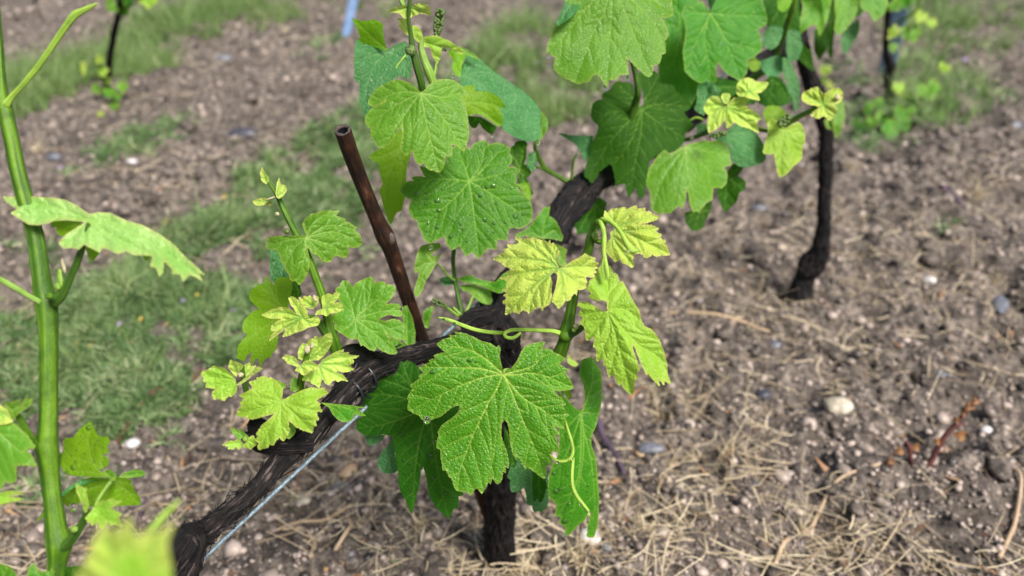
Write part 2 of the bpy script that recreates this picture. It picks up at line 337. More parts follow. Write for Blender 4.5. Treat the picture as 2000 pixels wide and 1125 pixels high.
ICF = np.array([(0,11,5),(0,5,1),(0,1,7),(0,7,10),(0,10,11),(1,5,9),(5,11,4),(11,10,2),(10,7,6),(7,1,8),(3,9,4),(3,4,2),(3,2,6),(3,6,8),(3,8,9),(4,9,5),(2,4,11),(6,2,10),(8,6,7),(9,8,1)])
def icosub(nsub):
    V = [tuple(v) for v in ICO]; Fs = [tuple(f) for f in ICF]
    for _ in range(nsub):
        c = {}; nf = []
        def md(a, b_):
            k = (min(a, b_), max(a, b_))
            if k not in c:
                q = (np.array(V[a])+np.array(V[b_]))/2; V.append(tuple(q/np.linalg.norm(q))); c[k] = len(V)-1
            return c[k]
        for a, b_, d in Fs:
            x, y, z = md(a, b_), md(b_, d), md(d, a); nf += [(a, x, z), (b_, y, x), (d, z, y), (x, y, z)]
        Fs = nf
    return np.array(V), np.array(Fs)
px, py, P = gsample(62000, pow_=1.0); D = gdepth(py)
s = np.exp(rng.normal(math.log(.0024), .55, len(P)))*(.5+.5*D); s = np.clip(s, .0010, .016)
P[:, 2] += s*.25
keep = rng.uniform(size=len(P)) > .8*np.maximum(dens(px, py, PATCH), dens(px, py, GPATCH))
o = scatter_mesh('gravel', ICO, ICF, P[keep], s[keep], rng.beta(2.0, 2.0, keep.sum())**1.0*.86+.14*(rng.uniform(size=keep.sum()) > .95), M_GRAV, .75); o['kind'] = 'stuff'
BS = icosub(1)
px, py, P = gsample(5200); D = gdepth(py)
s = np.clip(np.exp(rng.normal(math.log(.008), .45, len(P)))*(.6+.4*D), .004, .030); k = vn(np.stack([P[:, 0]*4, P[:, 1]*4, P[:, 0]*0], -1), 17)
keep = (rng.uniform(size=len(P)) < .45+.9*k) & (dens(px, py, PATCH) < .4); P[:, 2] += s*.12
o = scatter_mesh('soil_clods', BS[0], BS[1], P[keep], s[keep], rng.uniform(0, 1, keep.sum()), M_SOIL, .62); o['kind'] = 'stuff'
def strips(name, P, dirn, ln, wd, bend, tint, mat, nseg=3, taper=True):
    n = len(P); ts = np.linspace(0, 1, nseg+1)
    side = np.cross(dirn, rng.normal(size=(n, 3))*.5+np.array([0, 0, 1.])); side /= np.linalg.norm(side, axis=1)[:, None]+1e-9
    V = np.zeros((n, nseg+1, 2, 3))
    for i, q in enumerate(ts):
        c = P+dirn*(ln*q)[:, None]+bend*(ln*q*q)[:, None]
        wq = wd*((1-q*.9) if taper else 1.)*.5
        V[:, i, 0] = c-side*wq[:, None]; V[:, i, 1] = c+side*wq[:, None]
    k = 2*(nseg+1); fb = np.array([(2*i, 2*i+1, 2*i+3, 2*i+2) for i in range(nseg)])
    Fc = (fb[None]+(np.arange(n)*k)[:, None, None]).reshape(-1, 4)
    return mesh(name, V.reshape(-1, 3), Fc, mat, attrs={'tint': np.repeat(tint, k)})
def rdir(n, el_mean, el_sd):
    a = rng.uniform(0, 2*math.pi, n); e = rng.normal(el_mean, el_sd, n)
    return np.stack([np.cos(a)*np.cos(e), np.sin(a)*np.cos(e), np.sin(e)], -1)
# dry grass lying about, in loose clumps
px, py, P = gsample(38000)
k = vn(np.stack([P[:, 0]*3, P[:, 1]*3, P[:, 0]*0], -1), 11)+.5*vn(np.stack([P[:, 0]*9, P[:, 1]*9, P[:, 0]*0], -1), 12)
zone = .25+.22*(px < 900)*(py < 430)+.15*(px > 1300)*(py < 500)+.5*np.exp(-((px-1500)/500)**2-((py-850)/330)**2)+.4*(px > 1750)*(py < 600)+.45*np.exp(-((px-250)/350)**2-((py-390)/90)**2)+.3*np.exp(-((px-330)/300)**2-((py-190)/25)**2)+.3*np.exp(-((px-1100)/250)**2-((py-1080)/90)**2)
keep = rng.uniform(size=len(P)) < np.clip(zone*(.35+2.2*k), .03, 1)
P = P[keep]; n = len(P); P[:, 2] += rng.uniform(.002, .016, n)
o = strips('straw_litter', P, rdir(n, .08, .16), rng.uniform(.012, .085, n), rng.uniform(.0006, .0021, n), rng.normal(size=(n, 3))*np.array([.35, .35, .06])-np.array([0, 0, .10]), rng.beta(2.1, 1.3, n), M_STRAW, 5, False); o['kind'] = 'stuff'
px, py, P = gsample(1500); n = len(P); P[:, 2] += .004
o = strips('plant_debris', P, rdir(n, .1, .3), rng.uniform(.008, .03, n), rng.uniform(.003, .010, n), rng.normal(size=(n, 3))*.3, rng.uniform(0, 1, n), M_DEB, 3); o['kind'] = 'stuff'
# weeds and grass
def tufts(name, PT, N0, nb, ln, wd, mat, el, flat=.25):
    ar = np.array([p[2]*p[3]*p[5] for p in PT]); ar = ar/ar.sum(); X0, Y0 = [], []
    for p, q in zip(PT, ar):
        k = int(N0*q); a = rng.uniform(0, 6.2832, k); r = rng.uniform(0, 1, k)**.5*1.25; ca, sa = math.cos(R(p[4])), math.sin(R(p[4]))
        u, v = p[2]*r*np.cos(a), p[3]*r*np.sin(a); X0.append(p[0]+u*ca-v*sa); Y0.append(p[1]+u*sa+v*ca)
    px, py = np.concatenate(X0), np.concatenate(Y0); ok = py > -60; px, py = px[ok], py[ok]
    P = unproj(px, py, gdepth(py)); P[:, 2] = gh(P[:, 0], P[:, 1])
    d = dens(px, py, PT); k = vn(np.stack([P[:, 0]*7, P[:, 1]*7, P[:, 0]*0], -1), 21)*.7+vn(np.stack([P[:, 0]*22, P[:, 1]*22, P[:, 0]*0], -1), 22)*.5
    keep = rng.uniform(size=len(P)) < np.clip(d*(.75+2.0*k), 0, 1)*(d > .03); P = P[keep]
    D = np.repeat(np.sqrt(gdepth(py[keep])/1.6), nb); Q = np.repeat(P, nb, 0); n = len(Q); Q[:, :2] += rng.normal(size=(n, 2))*.006; Q[:, 2] += .001
    tn = np.clip(np.repeat(rng.uniform(.1, .85, len(P))+.25*k[keep], nb)+rng.normal(0, .15, n), 0, 1)
    return strips(name, Q, rdir(n, el, .35), rng.uniform(*ln, n)*D, rng.uniform(*wd, n)*D, rng.normal(size=(n, 3))*.25-np.array([0, 0, flat]), tn, mat, 3)
tag(tufts('weeds', PATCH, 17000, 11, (.012, .040), (.0022, .0062), M_WEED, .6), kind='stuff')
tag(tufts('grass', GPATCH+[(150,690,260,90,-20,.15),(1830,150,100,110,0,.5),(480,480,240,90,-40,.25)], 7500, 9, (.03, .11), (.0018, .0034), M_GRASS, 1.1), kind='stuff')
tag(tufts('scattered_seedlings', [(1000,560,1500,800,0,.05)], 2600, 9, (.006, .018), (.002, .0045), M_WEED, .5), kind='stuff')
#OBJECTS
# ---------------------------------------------------------------- single stones
SV, SF = icosub(3)
SV1, SF1 = icosub(2)
def stone(px, py, wpx, asp, rot, mat, label, seed=0, flat=.6):
    d = float(gdepth(py)); g = unproj(px, py, d); z = float(gh(g[0], g[1])); r = wpx*d/F/2
    V = SV*np.array([1, asp, flat*min(1, asp*1.2)]); V = V*(1+.16*vn(SV*1.6+seed*7, seed)+.07*vn(SV*4+seed*3, seed+1))[:, None]
    a = R(rot); V = V@np.array([[math.cos(a), math.sin(a), 0], [-math.sin(a), math.cos(a), 0], [0, 0, 1]]); V = V*r
    o = mesh('stone', V, SF, M_STONES[mat]); o.location = (g[0], g[1], z+r*.25); tag(o, label, 'stone', 'stones on the soil'); return o
ST = [(1630,820,52,.85,20,'pale','largest pale cream stone below the tuft of straw at right'),
 (1946,612,66,.42,62,'blue','long blue-grey slate flake at the right edge'),
 (668,962,40,.85,0,'blue','round blue-grey stone under the wire, beside the tan stone'),
 (684,928,42,.8,30,'tan','tan orange stone above the round blue-grey stone'),
 (478,280,62,.5,0,'dark','black stone near the weeds left of the brown cane'),
 (262,872,30,.8,0,'white','small white pebble on soil right of the green stem'),
 (1480,425,34,.7,-10,'blue','blue-grey stone on bare soil left of the black trunk'),
 (1512,682,24,1.,0,'blue','small round blue-grey stone on the soil below the black trunk'),
 (1828,762,24,1.,0,'blue','round blue-grey pebble above the red weed'),
 (1490,775,34,.8,30,'dark','dark blue stone left of the dry straw tuft'),
 (1270,890,52,.5,0,'blue','flat blue-grey stone right of the hanging leaves'),
 (1435,752,26,.8,0,'tan','small tan stone left of the dark blue stone'),
 (1185,1092,30,.7,0,'blue','blue-grey stone beside the white straw tuft at the bottom'),
 (1150,1075,40,1.,0,'white','bright white stone at the bottom, right of the vine trunk'),
 (1660,445,20,1.,0,'white','small white stone just right of the black trunk'),
 (1916,862,22,.8,0,'white','white pebble right of the red weed'),
 (1976,928,20,1.,0,'white','round white pebble near the right edge'),
 (1808,568,26,.7,0,'white','white chip of stone above the pale green seedling'),
 (345,562,26,.6,0,'white','white stone among weeds below the drooping leaf'),
 (262,333,22,.8,0,'white','small white stone on the soil at upper left'),
 (1975,262,30,.7,0,'blue','pale blue stone near the top right edge'),
 (1250,892,20,.9,0,'tan','tan pebble beside the flat blue-grey stone'),
 (1835,1100,20,1.,0,'pale','round pale pebble near the bottom right corner'),
 (440,130,34,.7,0,'blue','blue-grey stone on tilled soil at upper left'),
 (110,320,30,.7,0,'blue','small blue-grey stone by the green stem at left'),
 (1330,955,18,1.,0,'pale','tiny pale pebble in the dark hollow right of the hanging leaves'),
 (600,1000,26,.8,0,'pale','pale pebble on soil below the wire')]
for i, s_ in enumerate(ST): stone(*s_, seed=i+1)
# tufts of dry straw standing on the soil
def straw_tuft(px, py, n, ln, label, el=.9):
    d = float(gdepth(py)); g = unproj(px, py, d); z = float(gh(g[0], g[1]))
    P = np.zeros((n, 3)); P[:, :2] += rng.normal(size=(n, 2))*.006
    o = strips('dry_grass_tuft', P, rdir(n, el, .35), rng.uniform(.4, 1, n)*ln, rng.uniform(.0012, .0030, n), rng.normal(size=(n, 3))*.3-np.array([0, 0, .3]), rng.beta(3, 1.5, n), M_STRAW, 5)
    o.location = (g[0], g[1], z+.002); return tag(o, label, 'dry grass', 'dry grass tufts')
for a in [(1628,778,34,.05,'dry straw tuft just above the largest pale stone'),(1130,1120,60,.075,'pale straw tuft at the bottom beside the white stone'),
 (1040,1110,60,.07,'straw tuft at the foot of the vine trunk'),(1900,410,60,.08,'big bleached straw tuft at the right, level with the black trunk'),
 (1940,560,34,.05,'straw tuft above the long slate flake'),(1420,900,46,.07,'straw tuft on dark soil right of the hanging leaves'),
 (1290,800,36,.07,'loose straw tuft beside the bright lobed leaf'),(820,1050,46,.07,'straw tuft left of the vine trunk base'),
 (80,320,40,.08,'straw tuft behind the left green stem'),(1660,350,34,.06,'straw tuft right of the black trunk'),
 (1560,1060,30,.06,'straw tuft by the pale curved root'),(560,80,30,.07,'straw tuft on tilled soil near the top')]: straw_tuft(*a)
def gtube(name, pts, mat, label, cat, lift=.006, sides=8, group=None, n=None):
    a = np.array(pts, float); d = gdepth(a[:, 1]); P = unproj(a[:, 0], a[:, 1], d); P[:, 2] = gh(P[:, 0], P[:, 1])+lift+(a[:, 3] if a.shape[1] > 3 else 0)
    r = a[:, 2]*d/F/2; V, Fc, uv = tubegeo(P, r, sides, n or len(P)*8); loc = P[0]
    o = mesh(name, V-loc, Fc, mat, uv=uv); o.location = loc; return tag(o, label, cat, group)
M_ROOT = barkmat('pale_root', [(.3, (.20,.13,.08)), (.5, (.40,.29,.19)), (.7, (.55,.44,.30))], 1, 20, .3)
M_ROD = barkmat('rusty_rod', [(.3, (.07,.025,.02)), (.6, (.16,.06,.045))], 1, 20, .3)
M_TWIG = barkmat('dark_twig', [(.3, (.03,.02,.03)), (.6, (.10,.07,.10))], 1, 20, .3)
gtube('root', [(1505,1130,9),(1530,1070,9),(1580,1035,10),(1595,1010,8),(1625,975,6),(1700,955,5)], M_ROOT, 'pale curved root lying on soil at the bottom right', 'root')
gtube('root', [(1930,1130,9),(1955,1080,9),(1975,1030,8),(1965,980,6),(1930,955,5)], M_ROOT, 'pale curved stem at the bottom right corner', 'root')
gtube('root', [(545,1062,6),(590,1045,7),(640,1035,6),(690,1010,5)], M_ROOT, 'pale thin root right of the cordon end, upper one', 'root')
gtube('root', [(560,1068,6),(600,1072,8),(622,1100,9),(618,1140,9)], M_ROOT, 'pale root curling down to the bottom edge', 'root')
gtube('root', [(665,1130,8),(690,1090,8),(690,1055,7),(685,1035,5)], M_ROOT, 'short pale root standing near the bottom edge', 'root')
gtube('fallen_cane', [(215,848,9),(262,822,11),(310,782,11),(350,755,9),(395,722,8)], M_ROD, 'rusty brown cane lying at the edge of the weeds', 'cane')
gtube('twig', [(1165,825,16),(1180,870,15),(1200,915,12),(1216,955,9)], M_TWIG, 'dark purple twig on soil right of the hanging leaf', 'twig', .01)
gtube('twig', [(300,985,8),(240,1060,7),(200,1140,7)], M_TWIG, 'thin purple twig at the bottom left', 'twig')
gtube('twig', [(700,890,10),(692,930,10),(690,965,6)], M_TWIG, 'short dark twig under the wire', 'twig')
gtube('twig', [(1830,395,10),(1870,420,12),(1895,445,10)], M_TWIG, 'dark bent twig under the bleached straw at right', 'twig')
gtube('twig', [(1300,620,6),(1400,640,7),(1500,655,5)], M_ROOT, 'pale straw-coloured twig right of the lobed leaf', 'twig')
# red seedling
g = unproj(1785, 945, float(gdepth(945))); g[2] = gh(g[0], g[1])
rw = root('red_weed', g, 'red-stemmed seedling with orange leaves on bare soil', 'weed')
def rwt(pts):
    a = np.array(pts, float); d = float(gdepth(945)); V, Fc, uv = tubegeo(unproj(a[:, 0], a[:, 1], d-(945-a[:, 1])*.0004), a[:, 2]*d/F/2, 6, len(a)*6); V = V+np.array([0, -.012, .016])*np.clip((985-a[:, 1].mean())/60, .4, 1.); mesh('stem', V, Fc, M_RED, rw, g, uv=uv)
rwt([(1745,985,9),(1785,945,12),(1805,905,12),(1830,860,11),(1860,825,9),(1885,795,6)]); rwt([(1785,945,9),(1768,905,9),(1765,880,8),(1758,865,5)]); rwt([(1785,945,7),(1830,935,6),(1868,928,5)]); rwt([(1730,935,6),(1728,915,6),(1731,900,5)]); rwt([(1838,850,8),(1852,838,8),(1872,832,6)])
for (x, y, s_) in [(1862,855,28),(1745,885,22),(1775,878,22),(1818,866,18),(1727,905,18),(1855,825,18),(1878,800,24),(1890,790,20),(1868,812,16)]:
    d = float(gdepth(945))-(945-y)*.0004; a = np.linspace(0, 2*math.pi, 12, endpoint=False); rr = s_*.40*(1+.3*np.cos(3*a+x))
    V = unproj(x+rr*np.cos(a), y+rr*np.sin(a)*.9, d+.003*np.cos(2*a)); V = np.vstack([V, unproj(x, y, d-.002)])+np.array([0, -.013, .017]); mesh('leaf', V, [(12, i, (i+1) % 12) for i in range(12)], M_ORL, rw, g)
# small flowers among the weeds
def flower(px, py, s_, mat, label, grp):
    d = float(gdepth(py)); g = unproj(px, py, d); z = float(gh(g[0], g[1]))+.02*d; r = s_*d/F/2
    V = [(0, 0, 0)]; Fs = []
    for k in range(5):
        a = k*2*math.pi/5
        for (rr, da, h) in ((.5, -.35, .05), (1, -.28, .35), (1.05, .28, .35), (.5, .35, .05)): V.append((math.cos(a+da)*rr*r, math.sin(a+da)*rr*r, h*r))
        b0 = 1+4*k; Fs += [(0, b0, b0+1, b0+2), (0, b0+2, b0+3)]
    o = mesh('flower', np.array(V), Fs, mat); o.location = (g[0], g[1], z); o.rotation_euler = (R(-25), 0, px % 3); tag(o, label, 'flower', grp)
    mesh('stalk', *tubegeo(np.array([[0, 0, 0], [0.001, 0.002, -.5*.02*d], [0, 0, -.02*d]]), [r*.12]*3, 5, 6)[:2], M_STEMD, o)
for x, y in [(452,440),(337,672),(185,697),(332,458),(163,703),(290,668),(392,600)]: flower(x, y, 12, M_YFL, 'small yellow flower among the green weeds', 'yellow flowers')
for x, y in [(368,621),(248,673),(465,646),(955,95),(1050,160),(1000,30),(1845,325),(1880,137),(140,388),(1060,40)]: flower(x, y, 12, M_VIO, 'small violet flower dotted in the grass and weeds', 'violet flowers')
# ---------------------------------------------------------------- leaves
def pip(P, poly):
    x, y = P[:, 0], P[:, 1]; r = np.zeros(len(P), bool); n = len(poly)
    for i in range(n):
        x1, y1 = poly[i]; x2, y2 = poly[(i+1) % n]
        if y1 == y2: continue
        c = ((y1 > y) != (y2 > y)) & (x < (x2-x1)*(y-y1)/(y2-y1)+x1); r ^= c
    return r
def segdist(P, A, B, ret_arg=False):
    P = np.asarray(P, np.float32); A = np.asarray(A, np.float32); B = np.asarray(B, np.float32)
    out = np.full(len(P), 1e9, np.float32); arg = np.zeros(len(P), int)
    AB = B-A; ll = (AB**2).sum(1)+1e-9
    for i in range(len(A)):
        t = np.clip(((P-A[i])@AB[i])/ll[i], 0, 1); d = np.hypot(P[:, 0]-A[i, 0]-t*AB[i, 0], P[:, 1]-A[i, 1]-t*AB[i, 1])
        m_ = d < out; out[m_] = d[m_]; arg[m_] = i
    return (out, arg) if ret_arg else out
def parse(s): return np.array([[float(q) for q in a.split(',')] for a in s.split()])
def area(p): x, y = p[:, 0], p[:, 1]; return .5*np.sum(x*np.roll(y, -1)-np.roll(x, -1)*y)
def teeth(poly, c, sp, amp, rs):
    if area(poly) < 0: poly = poly[::-1]
    Rm = np.max(np.hypot(*(poly-c).T)); out = []
    n = len(poly)
    for i in range(n):
        a, b_ = poly[i], poly[(i+1) % n]; L_ = np.hypot(*(b_-a)); out.append(a)
        k = int(round(L_/sp))
        if k < 2: 
            if L_ > sp*.9: k = 1
            else: continue
        nrm = np.array([b_[1]-a[1], a[0]-b_[0]])/L_
        cuts = np.linspace(0, 1, k+1)
        for j in range(k):
            q0, q1 = cuts[j], cuts[j+1]; f = np.clip((np.hypot(*(a+(b_-a)*q0-c))/Rm-.28)/.3, 0, 1)
            if f <= 0: continue
            am = amp*f*rs.uniform(.55, 1.25)
            if k > 1 or True: out.append(a+(b_-a)*(q0+(q1-q0)*.58)+nrm*am)
            if j < k-1: out.append(a+(b_-a)*q1-nrm*am*.15)
    return np.array(out)
def autotips(poly, c, n=5, sep=34):
    v = poly-c; r = np.hypot(*v.T); a = np.degrees(np.arctan2(v[:, 1], v[:, 0])); got = []
    for i in np.argsort(-r):
        if r[i] < .35*r.max(): break
        if all(abs((a[i]-a[j]+180) % 360-180) > sep for j in got): got.append(i)
        if len(got) >= n: break
    return [[tuple(c+(poly[i]-c)*.97)] for i in got]
SURF = {}
def leaf(parent, outl, c, D, mat, tips=None, tx=0., ty=0., cup=0., puff=.0011, step=3., sp=9., amp=2.4, wave=None, pet=None, flip=False, name='leaf', key=None, vw=1., fold=0., foldax=0.):
    poly = parse(outl) if isinstance(outl, str) else np.array(outl, float); c = np.array(c, float)
    seed = int(abs(poly.sum()*7+c[0])) % 100000; rs = np.random.default_rng(seed); D = D-.001*0
    base = poly; poly = teeth(poly, c, sp, amp, rs) if amp > 0 else (poly if area(poly) > 0 else poly[::-1])
    tips = tips or autotips(base, c); Rm_ = np.max(np.hypot(*(base-c).T))*D/F
    vw = vw*(1.5 if mat == 'yel' else 1.)
    wave = .003+.075*Rm_ if wave is None else wave; fr = min(60., 1.9/Rm_)
    mains = [np.vstack([c]+[np.array(q, float) for q in tp]) for tp in tips]
    mains = [catmull(m_, 9) for m_ in mains]
    A, B, wA, wB, own = [], [], [], [], []
    mm = D/F*1000                                   # mm per photograph pixel
    for mi, m_ in enumerate(mains):
        for j in range(8):
            A.append(m_[j]); B.append(m_[j+1]); wA.append((1.05-.8*j/8)*vw); own.append(mi)
    MA, MB = np.array(A), np.array(B); nm = len(A)
    # secondary veins
    for mi, m_ in enumerate(mains):
        Lm = np.sum(np.hypot(*np.diff(m_, axis=0).T)); 
        if Lm*mm < 9: continue
        ns = int(np.clip(Lm*mm/13., 2, 5)); sgn = 1
        for q in np.linspace(.16, .86, ns*2):
            sgn = -sgn; i = min(int(q*8), 7); p0 = m_[i]+(m_[i+1]-m_[i])*(q*8-i); dr = m_[i+1]-m_[i]; dr = dr/(np.hypot(*dr)+1e-9)
            ang = math.atan2(dr[1], dr[0])+sgn*R(rs.uniform(40, 52)); p = p0; st = max(Lm*.05, 3./mm); pts = [p0]
            for s_ in range(14):
                ang -= sgn*R(2.0); p = p+st*np.array([math.cos(ang), math.sin(ang)]); pts.append(p)
            pts = np.array(pts); ins = pip(pts, poly); dd, ar = segdist(pts, MA, MB, True); dm = segdist(pts, m_[:-1], m_[1:])
            k = 1
            while k < len(pts) and ins[k] and (dm[k] < dd[k]*1.25+1e-6): k += 1
            for j in range(k-1): A.append(pts[j]); B.append(pts[j+1]); wA.append((.55-.35*j/max(k, 1))*vw)
    A, B, wA = np.array(A), np.array(B), np.array(wA)
    # points inside the outline
    x0, y0 = poly.min(0); x1, y1 = poly.max(0); gx_ = np.arange(x0, x1, step); gy_ = np.arange(y0, y1, step*.87)
    G = np.stack(np.meshgrid(gx_, gy_), -1); G[1::2, :, 0] += step/2; G = G.reshape(-1, 2); G += rs.uniform(-.12, .12, G.shape)*step
    G = G[pip(G, poly)]
    if len(G): de = segdist(G, poly, np.roll(poly, -1, 0)); G = G[de > step*.5]
    # resample long outline edges
    O = []
    for i in range(len(poly)):
        a, b_ = poly[i], poly[(i+1) % len(poly)]; k = max(1, int(np.hypot(*(b_-a))/(step*1.3)))
        for j in range(k): O.append(a+(b_-a)*j/k)
    O = np.array(O); no = len(O); allp = np.vstack([O, G])
    r = delaunay_2d_cdt([tuple(p) for p in allp.tolist()], [], [list(range(no))], 1, 1e-4)
    V2 = np.array([tuple(v) for v in r[0]]); Fc = [tuple(f) for f in r[2]]
    cs_ = .0034 if mat in ('yel', 'lim') else (.0042 if mat == 'hero' else .0052)
    def cells(x, y):
        gx, gy = x/cs_+3e3, y/cs_+3e3; ix, iy = np.floor(gx).astype(np.int64), np.floor(gy).astype(np.int64); f1 = np.full(len(x), 9.); f2 = f1.copy()
        for a in (-1, 0, 1):
            for b_ in (-1, 0, 1):
                jx, jy = ix+a, iy+b_; o_ = jx*0
                d_ = np.hypot(gx-jx-.5-.42*hsh(jx, jy, o_, seed+1), gy-jy-.5-.42*hsh(jx, jy, o_, seed+2)); f2 = np.where(d_ < f1, f1, np.minimum(f2, d_)); f1 = np.minimum(f1, d_)
        return 1-np.exp(-((f2-f1)/.42)**1.5)
    def depth(P2):
        x = (P2[:, 0]-c[0])*D/F; y = -(P2[:, 1]-c[1])*D/F; rr = x*x+y*y
        z = tx*x+ty*y+cup*rr+wave*vn(np.stack([x*fr+seed, y*fr, x*0], -1), seed % 97)
        if fold: ca, sa = math.cos(R(foldax)), math.sin(R(foldax)); z = z+fold*np.abs(-sa*x+ca*y)
        pf_ = puff*1.45 if mat == 'yel' else puff; dmn = segdist(P2, MA, MB)*D/F; z = z+pf_*1.5*(1-np.exp(-(dmn/.008)**1.5))+puff*(.40 if mat == 'hero' else .22)*cells(x, y)+puff*.5*vn(np.stack([x*90+seed, y*90, x*0], -1), 8)
        dv, ar = segdist(P2, A, B, True); w_ = wA[ar]/1000; dv = dv*D/F
        z = z+pf_*.75*(1-np.exp(-(dv/.0024)**1.4))
        return D-z, np.exp(-(dv/(w_*.55+.00016))**2)*np.clip(wA[ar]/vw*1.15, .3, 1), x, y
    Dp, vein, x, y = depth(V2)
    P3 = unproj(V2[:, 0], V2[:, 1], Dp)
    ed = np.exp(-segdist(V2, poly, np.roll(poly, -1, 0))*D/F/.0011)
    Fa = np.array(Fc); v0, v1, v2 = V2[Fa[:, 0]], V2[Fa[:, 1]], V2[Fa[:, 2]]
    cr = (v1[:, 0]-v0[:, 0])*(v2[:, 1]-v0[:, 1])-(v1[:, 1]-v0[:, 1])*(v2[:, 0]-v0[:, 0])
    bad = cr > 0                        # y runs down in pixels: front faces need a negative sign here
    if flip: bad = ~bad
    Fa[bad] = Fa[bad][:, ::-1]
    o = mesh(name, P3, Fa, ML[mat], parent, off(parent), attrs={'vein': vein, 'edge': ed}, uv=np.stack([x, y], -1)+(seed % 50)*.37)
    if key: SURF[key] = (lambda Q: depth(np.atleast_2d(np.array(Q, float)))[0])
    if pet is not None:
        dz = float(depth(c[None])[0][0]); tube('petiole', [(c[0], c[1], dz+.004, pet[0][3]*.8)]+list(pet), M_PET, parent, 8)
    return o
HALF = [(.04,-.10),(.10,-.38),(.30,-.60),(.52,-.66),(.62,-.52),(.86,-.50),(.84,-.26),(.90,-.10),(.72,.02),(.92,.14),(1.02,.40),(.88,.54),(.68,.62),(.52,.60),(.46,.62),(.50,.82),(.36,.92),(.28,1.06),(.12,1.10)]
def tmpl(cx, cy, s, rot=0, sx=1., sy=1., seed=0, deep=1.):
    rs = np.random.default_rng(seed+5); h = np.array(HALF); hr = h*(1+.05*rs.normal(size=h.shape)); hl = h*(1+.05*rs.normal(size=h.shape)); hl[:, 0] *= -1
    p = np.vstack([[0, -.02], hr, [[0, 1.28]], hl[::-1]]); r_ = np.hypot(*p.T)
    p = p*np.array([sx, sy])*s/2; a = R(rot); p = p@np.array([[math.cos(a), math.sin(a)], [-math.sin(a), math.cos(a)]]); return p+np.array([cx, cy])
def bark(seed, k=1.):
    def f(rad, th, L_):
        q = np.stack([np.cos(th)*6*k, np.sin(th)*6*k, L_*30], -1); q2 = np.stack([np.cos(th)*13, np.sin(th)*13, L_*75], -1); q3 = np.stack([np.cos(th)*1.2, np.sin(th)*1.2, L_*22], -1)
        return rad*(.80+.20*vn(q3, seed)+.14*vn(q3*.45, seed+5)+.16*(1-2*np.abs(vn(q, seed+1)))+.11*(1-2*np.abs(vn(q2, seed+2)))+.05*vn(q2*2.3, seed+3))
    return f
def fibres(path, n, parent, seed, wdt=.0022, lift=.93, ln=(.02, .07), name='bark_strip'):
    """loose strands of bark along a limb, one mesh"""
    rs = np.random.default_rng(seed); P, r = pw(path); Q = catmull(np.hstack([P, r[:, None]]), 120); C, rr = Q[:, :3], Q[:, 3]
    T = np.gradient(C, axis=0); T /= np.linalg.norm(T, axis=1)[:, None]; Lt = np.sum(np.linalg.norm(np.diff(C, axis=0), axis=1)); Vs, Fs = [], []
    up = np.array([0, 0, 1.]) if abs(T[60, 2]) < .8 else np.array([1., 0, 0])
    for _ in range(n):
        i0 = rs.uniform(0, 100); k = rs.uniform(*ln)/Lt*119; th = rs.uniform(0, 2*math.pi); w_ = rs.uniform(.5, 1.5)*wdt; b0 = len(Vs); M_ = 6; dth = rs.normal()*.6; lf = rs.uniform(0, .0055)
        for j in range(M_+1):
            i = min(119, i0+k*j/M_); ii = int(i); c_ = C[ii]; t_ = T[ii]; a = np.cross(t_, up); a /= np.linalg.norm(a); b_ = np.cross(t_, a)
            q = th+dth*j/M_; nrm = math.cos(q)*a+math.sin(q)*b_; tg = -math.sin(q)*a+math.cos(q)*b_; e = abs(j/M_-.5)*2
            ra = rr[ii]*lift+lf*e**3; ww = w_*(1-.75*e**2)/2
            Vs += [c_+nrm*ra-tg*ww, c_+nrm*(ra+.0008)+tg*0, c_+nrm*ra+tg*ww]
        for j in range(M_):
            q = b0+3*j; Fs += [(q, q+1, q+4, q+3), (q+1, q+2, q+5, q+4)]
    V = np.array(Vs); uv = np.stack([np.arange(len(V)) % 97/97, V@np.array([.5, .5, .7])], -1)
    return mesh(name, V, np.array(Fs), M_STRIP, parent, off(parent), uv=uv)
def limb(name, path, parent, seed, sides=96, n=220, fib=60, **k):
    o = tube(name, path, M_BARK, parent, sides, n, bark(seed))
    if fib: fibres(path, fib, o, seed, **k)
    return o
def node(parent, px, py, d, w_, mat=None):
    V = SV1*np.array([1, 1, .8])*(w_*d/F/2); mesh('node', V+unproj(px, py, d), SF1, mat or M_STEM, parent, off(parent))
def bud(parent, px, py, d, w_, h_, mat, name='bud', rot=0):
    a = R(rot); V = SV1*(1+.18*vn(SV1*3+px, 3))[:, None]; x = V[:, 0]*w_/2; y = V[:, 1]*h_/2
    P = unproj(px+x*math.cos(a)-y*math.sin(a), py+x*math.sin(a)+y*math.cos(a), d+V[:, 2]*w_*d/F/2); mesh(name, P, SF1, mat, parent, off(parent))
def cluster(parent, a, b_, d, w_, n, seed=0):
    """unopened grape flower cluster: knobbly spike of tiny buds"""
    rs = np.random.default_rng(seed); Vs, Fs = [], []
    for i in range(n):
        q = (i+.5)/n; ww = w_*(.35+.65*math.sin(math.pi*min(1, q*.8+.2))); an = rs.uniform(0, 6.28)
        x = a[0]+(b_[0]-a[0])*q+math.cos(an)*ww*.36; y = a[1]+(b_[1]-a[1])*q+math.sin(an)*ww*.36*.8; dd = d+rs.uniform(-1, 1)*ww*.4*d/F
        r_ = w_*.17*rs.uniform(.7, 1.2)*d/F; Fs.append(SF0+len(Vs)*12); Vs.append(ICO*r_+unproj(x, y, dd))
    mesh('flower_cluster', np.vstack(Vs), np.vstack(Fs), M_BUD, parent, off(parent))
SF0 = ICF
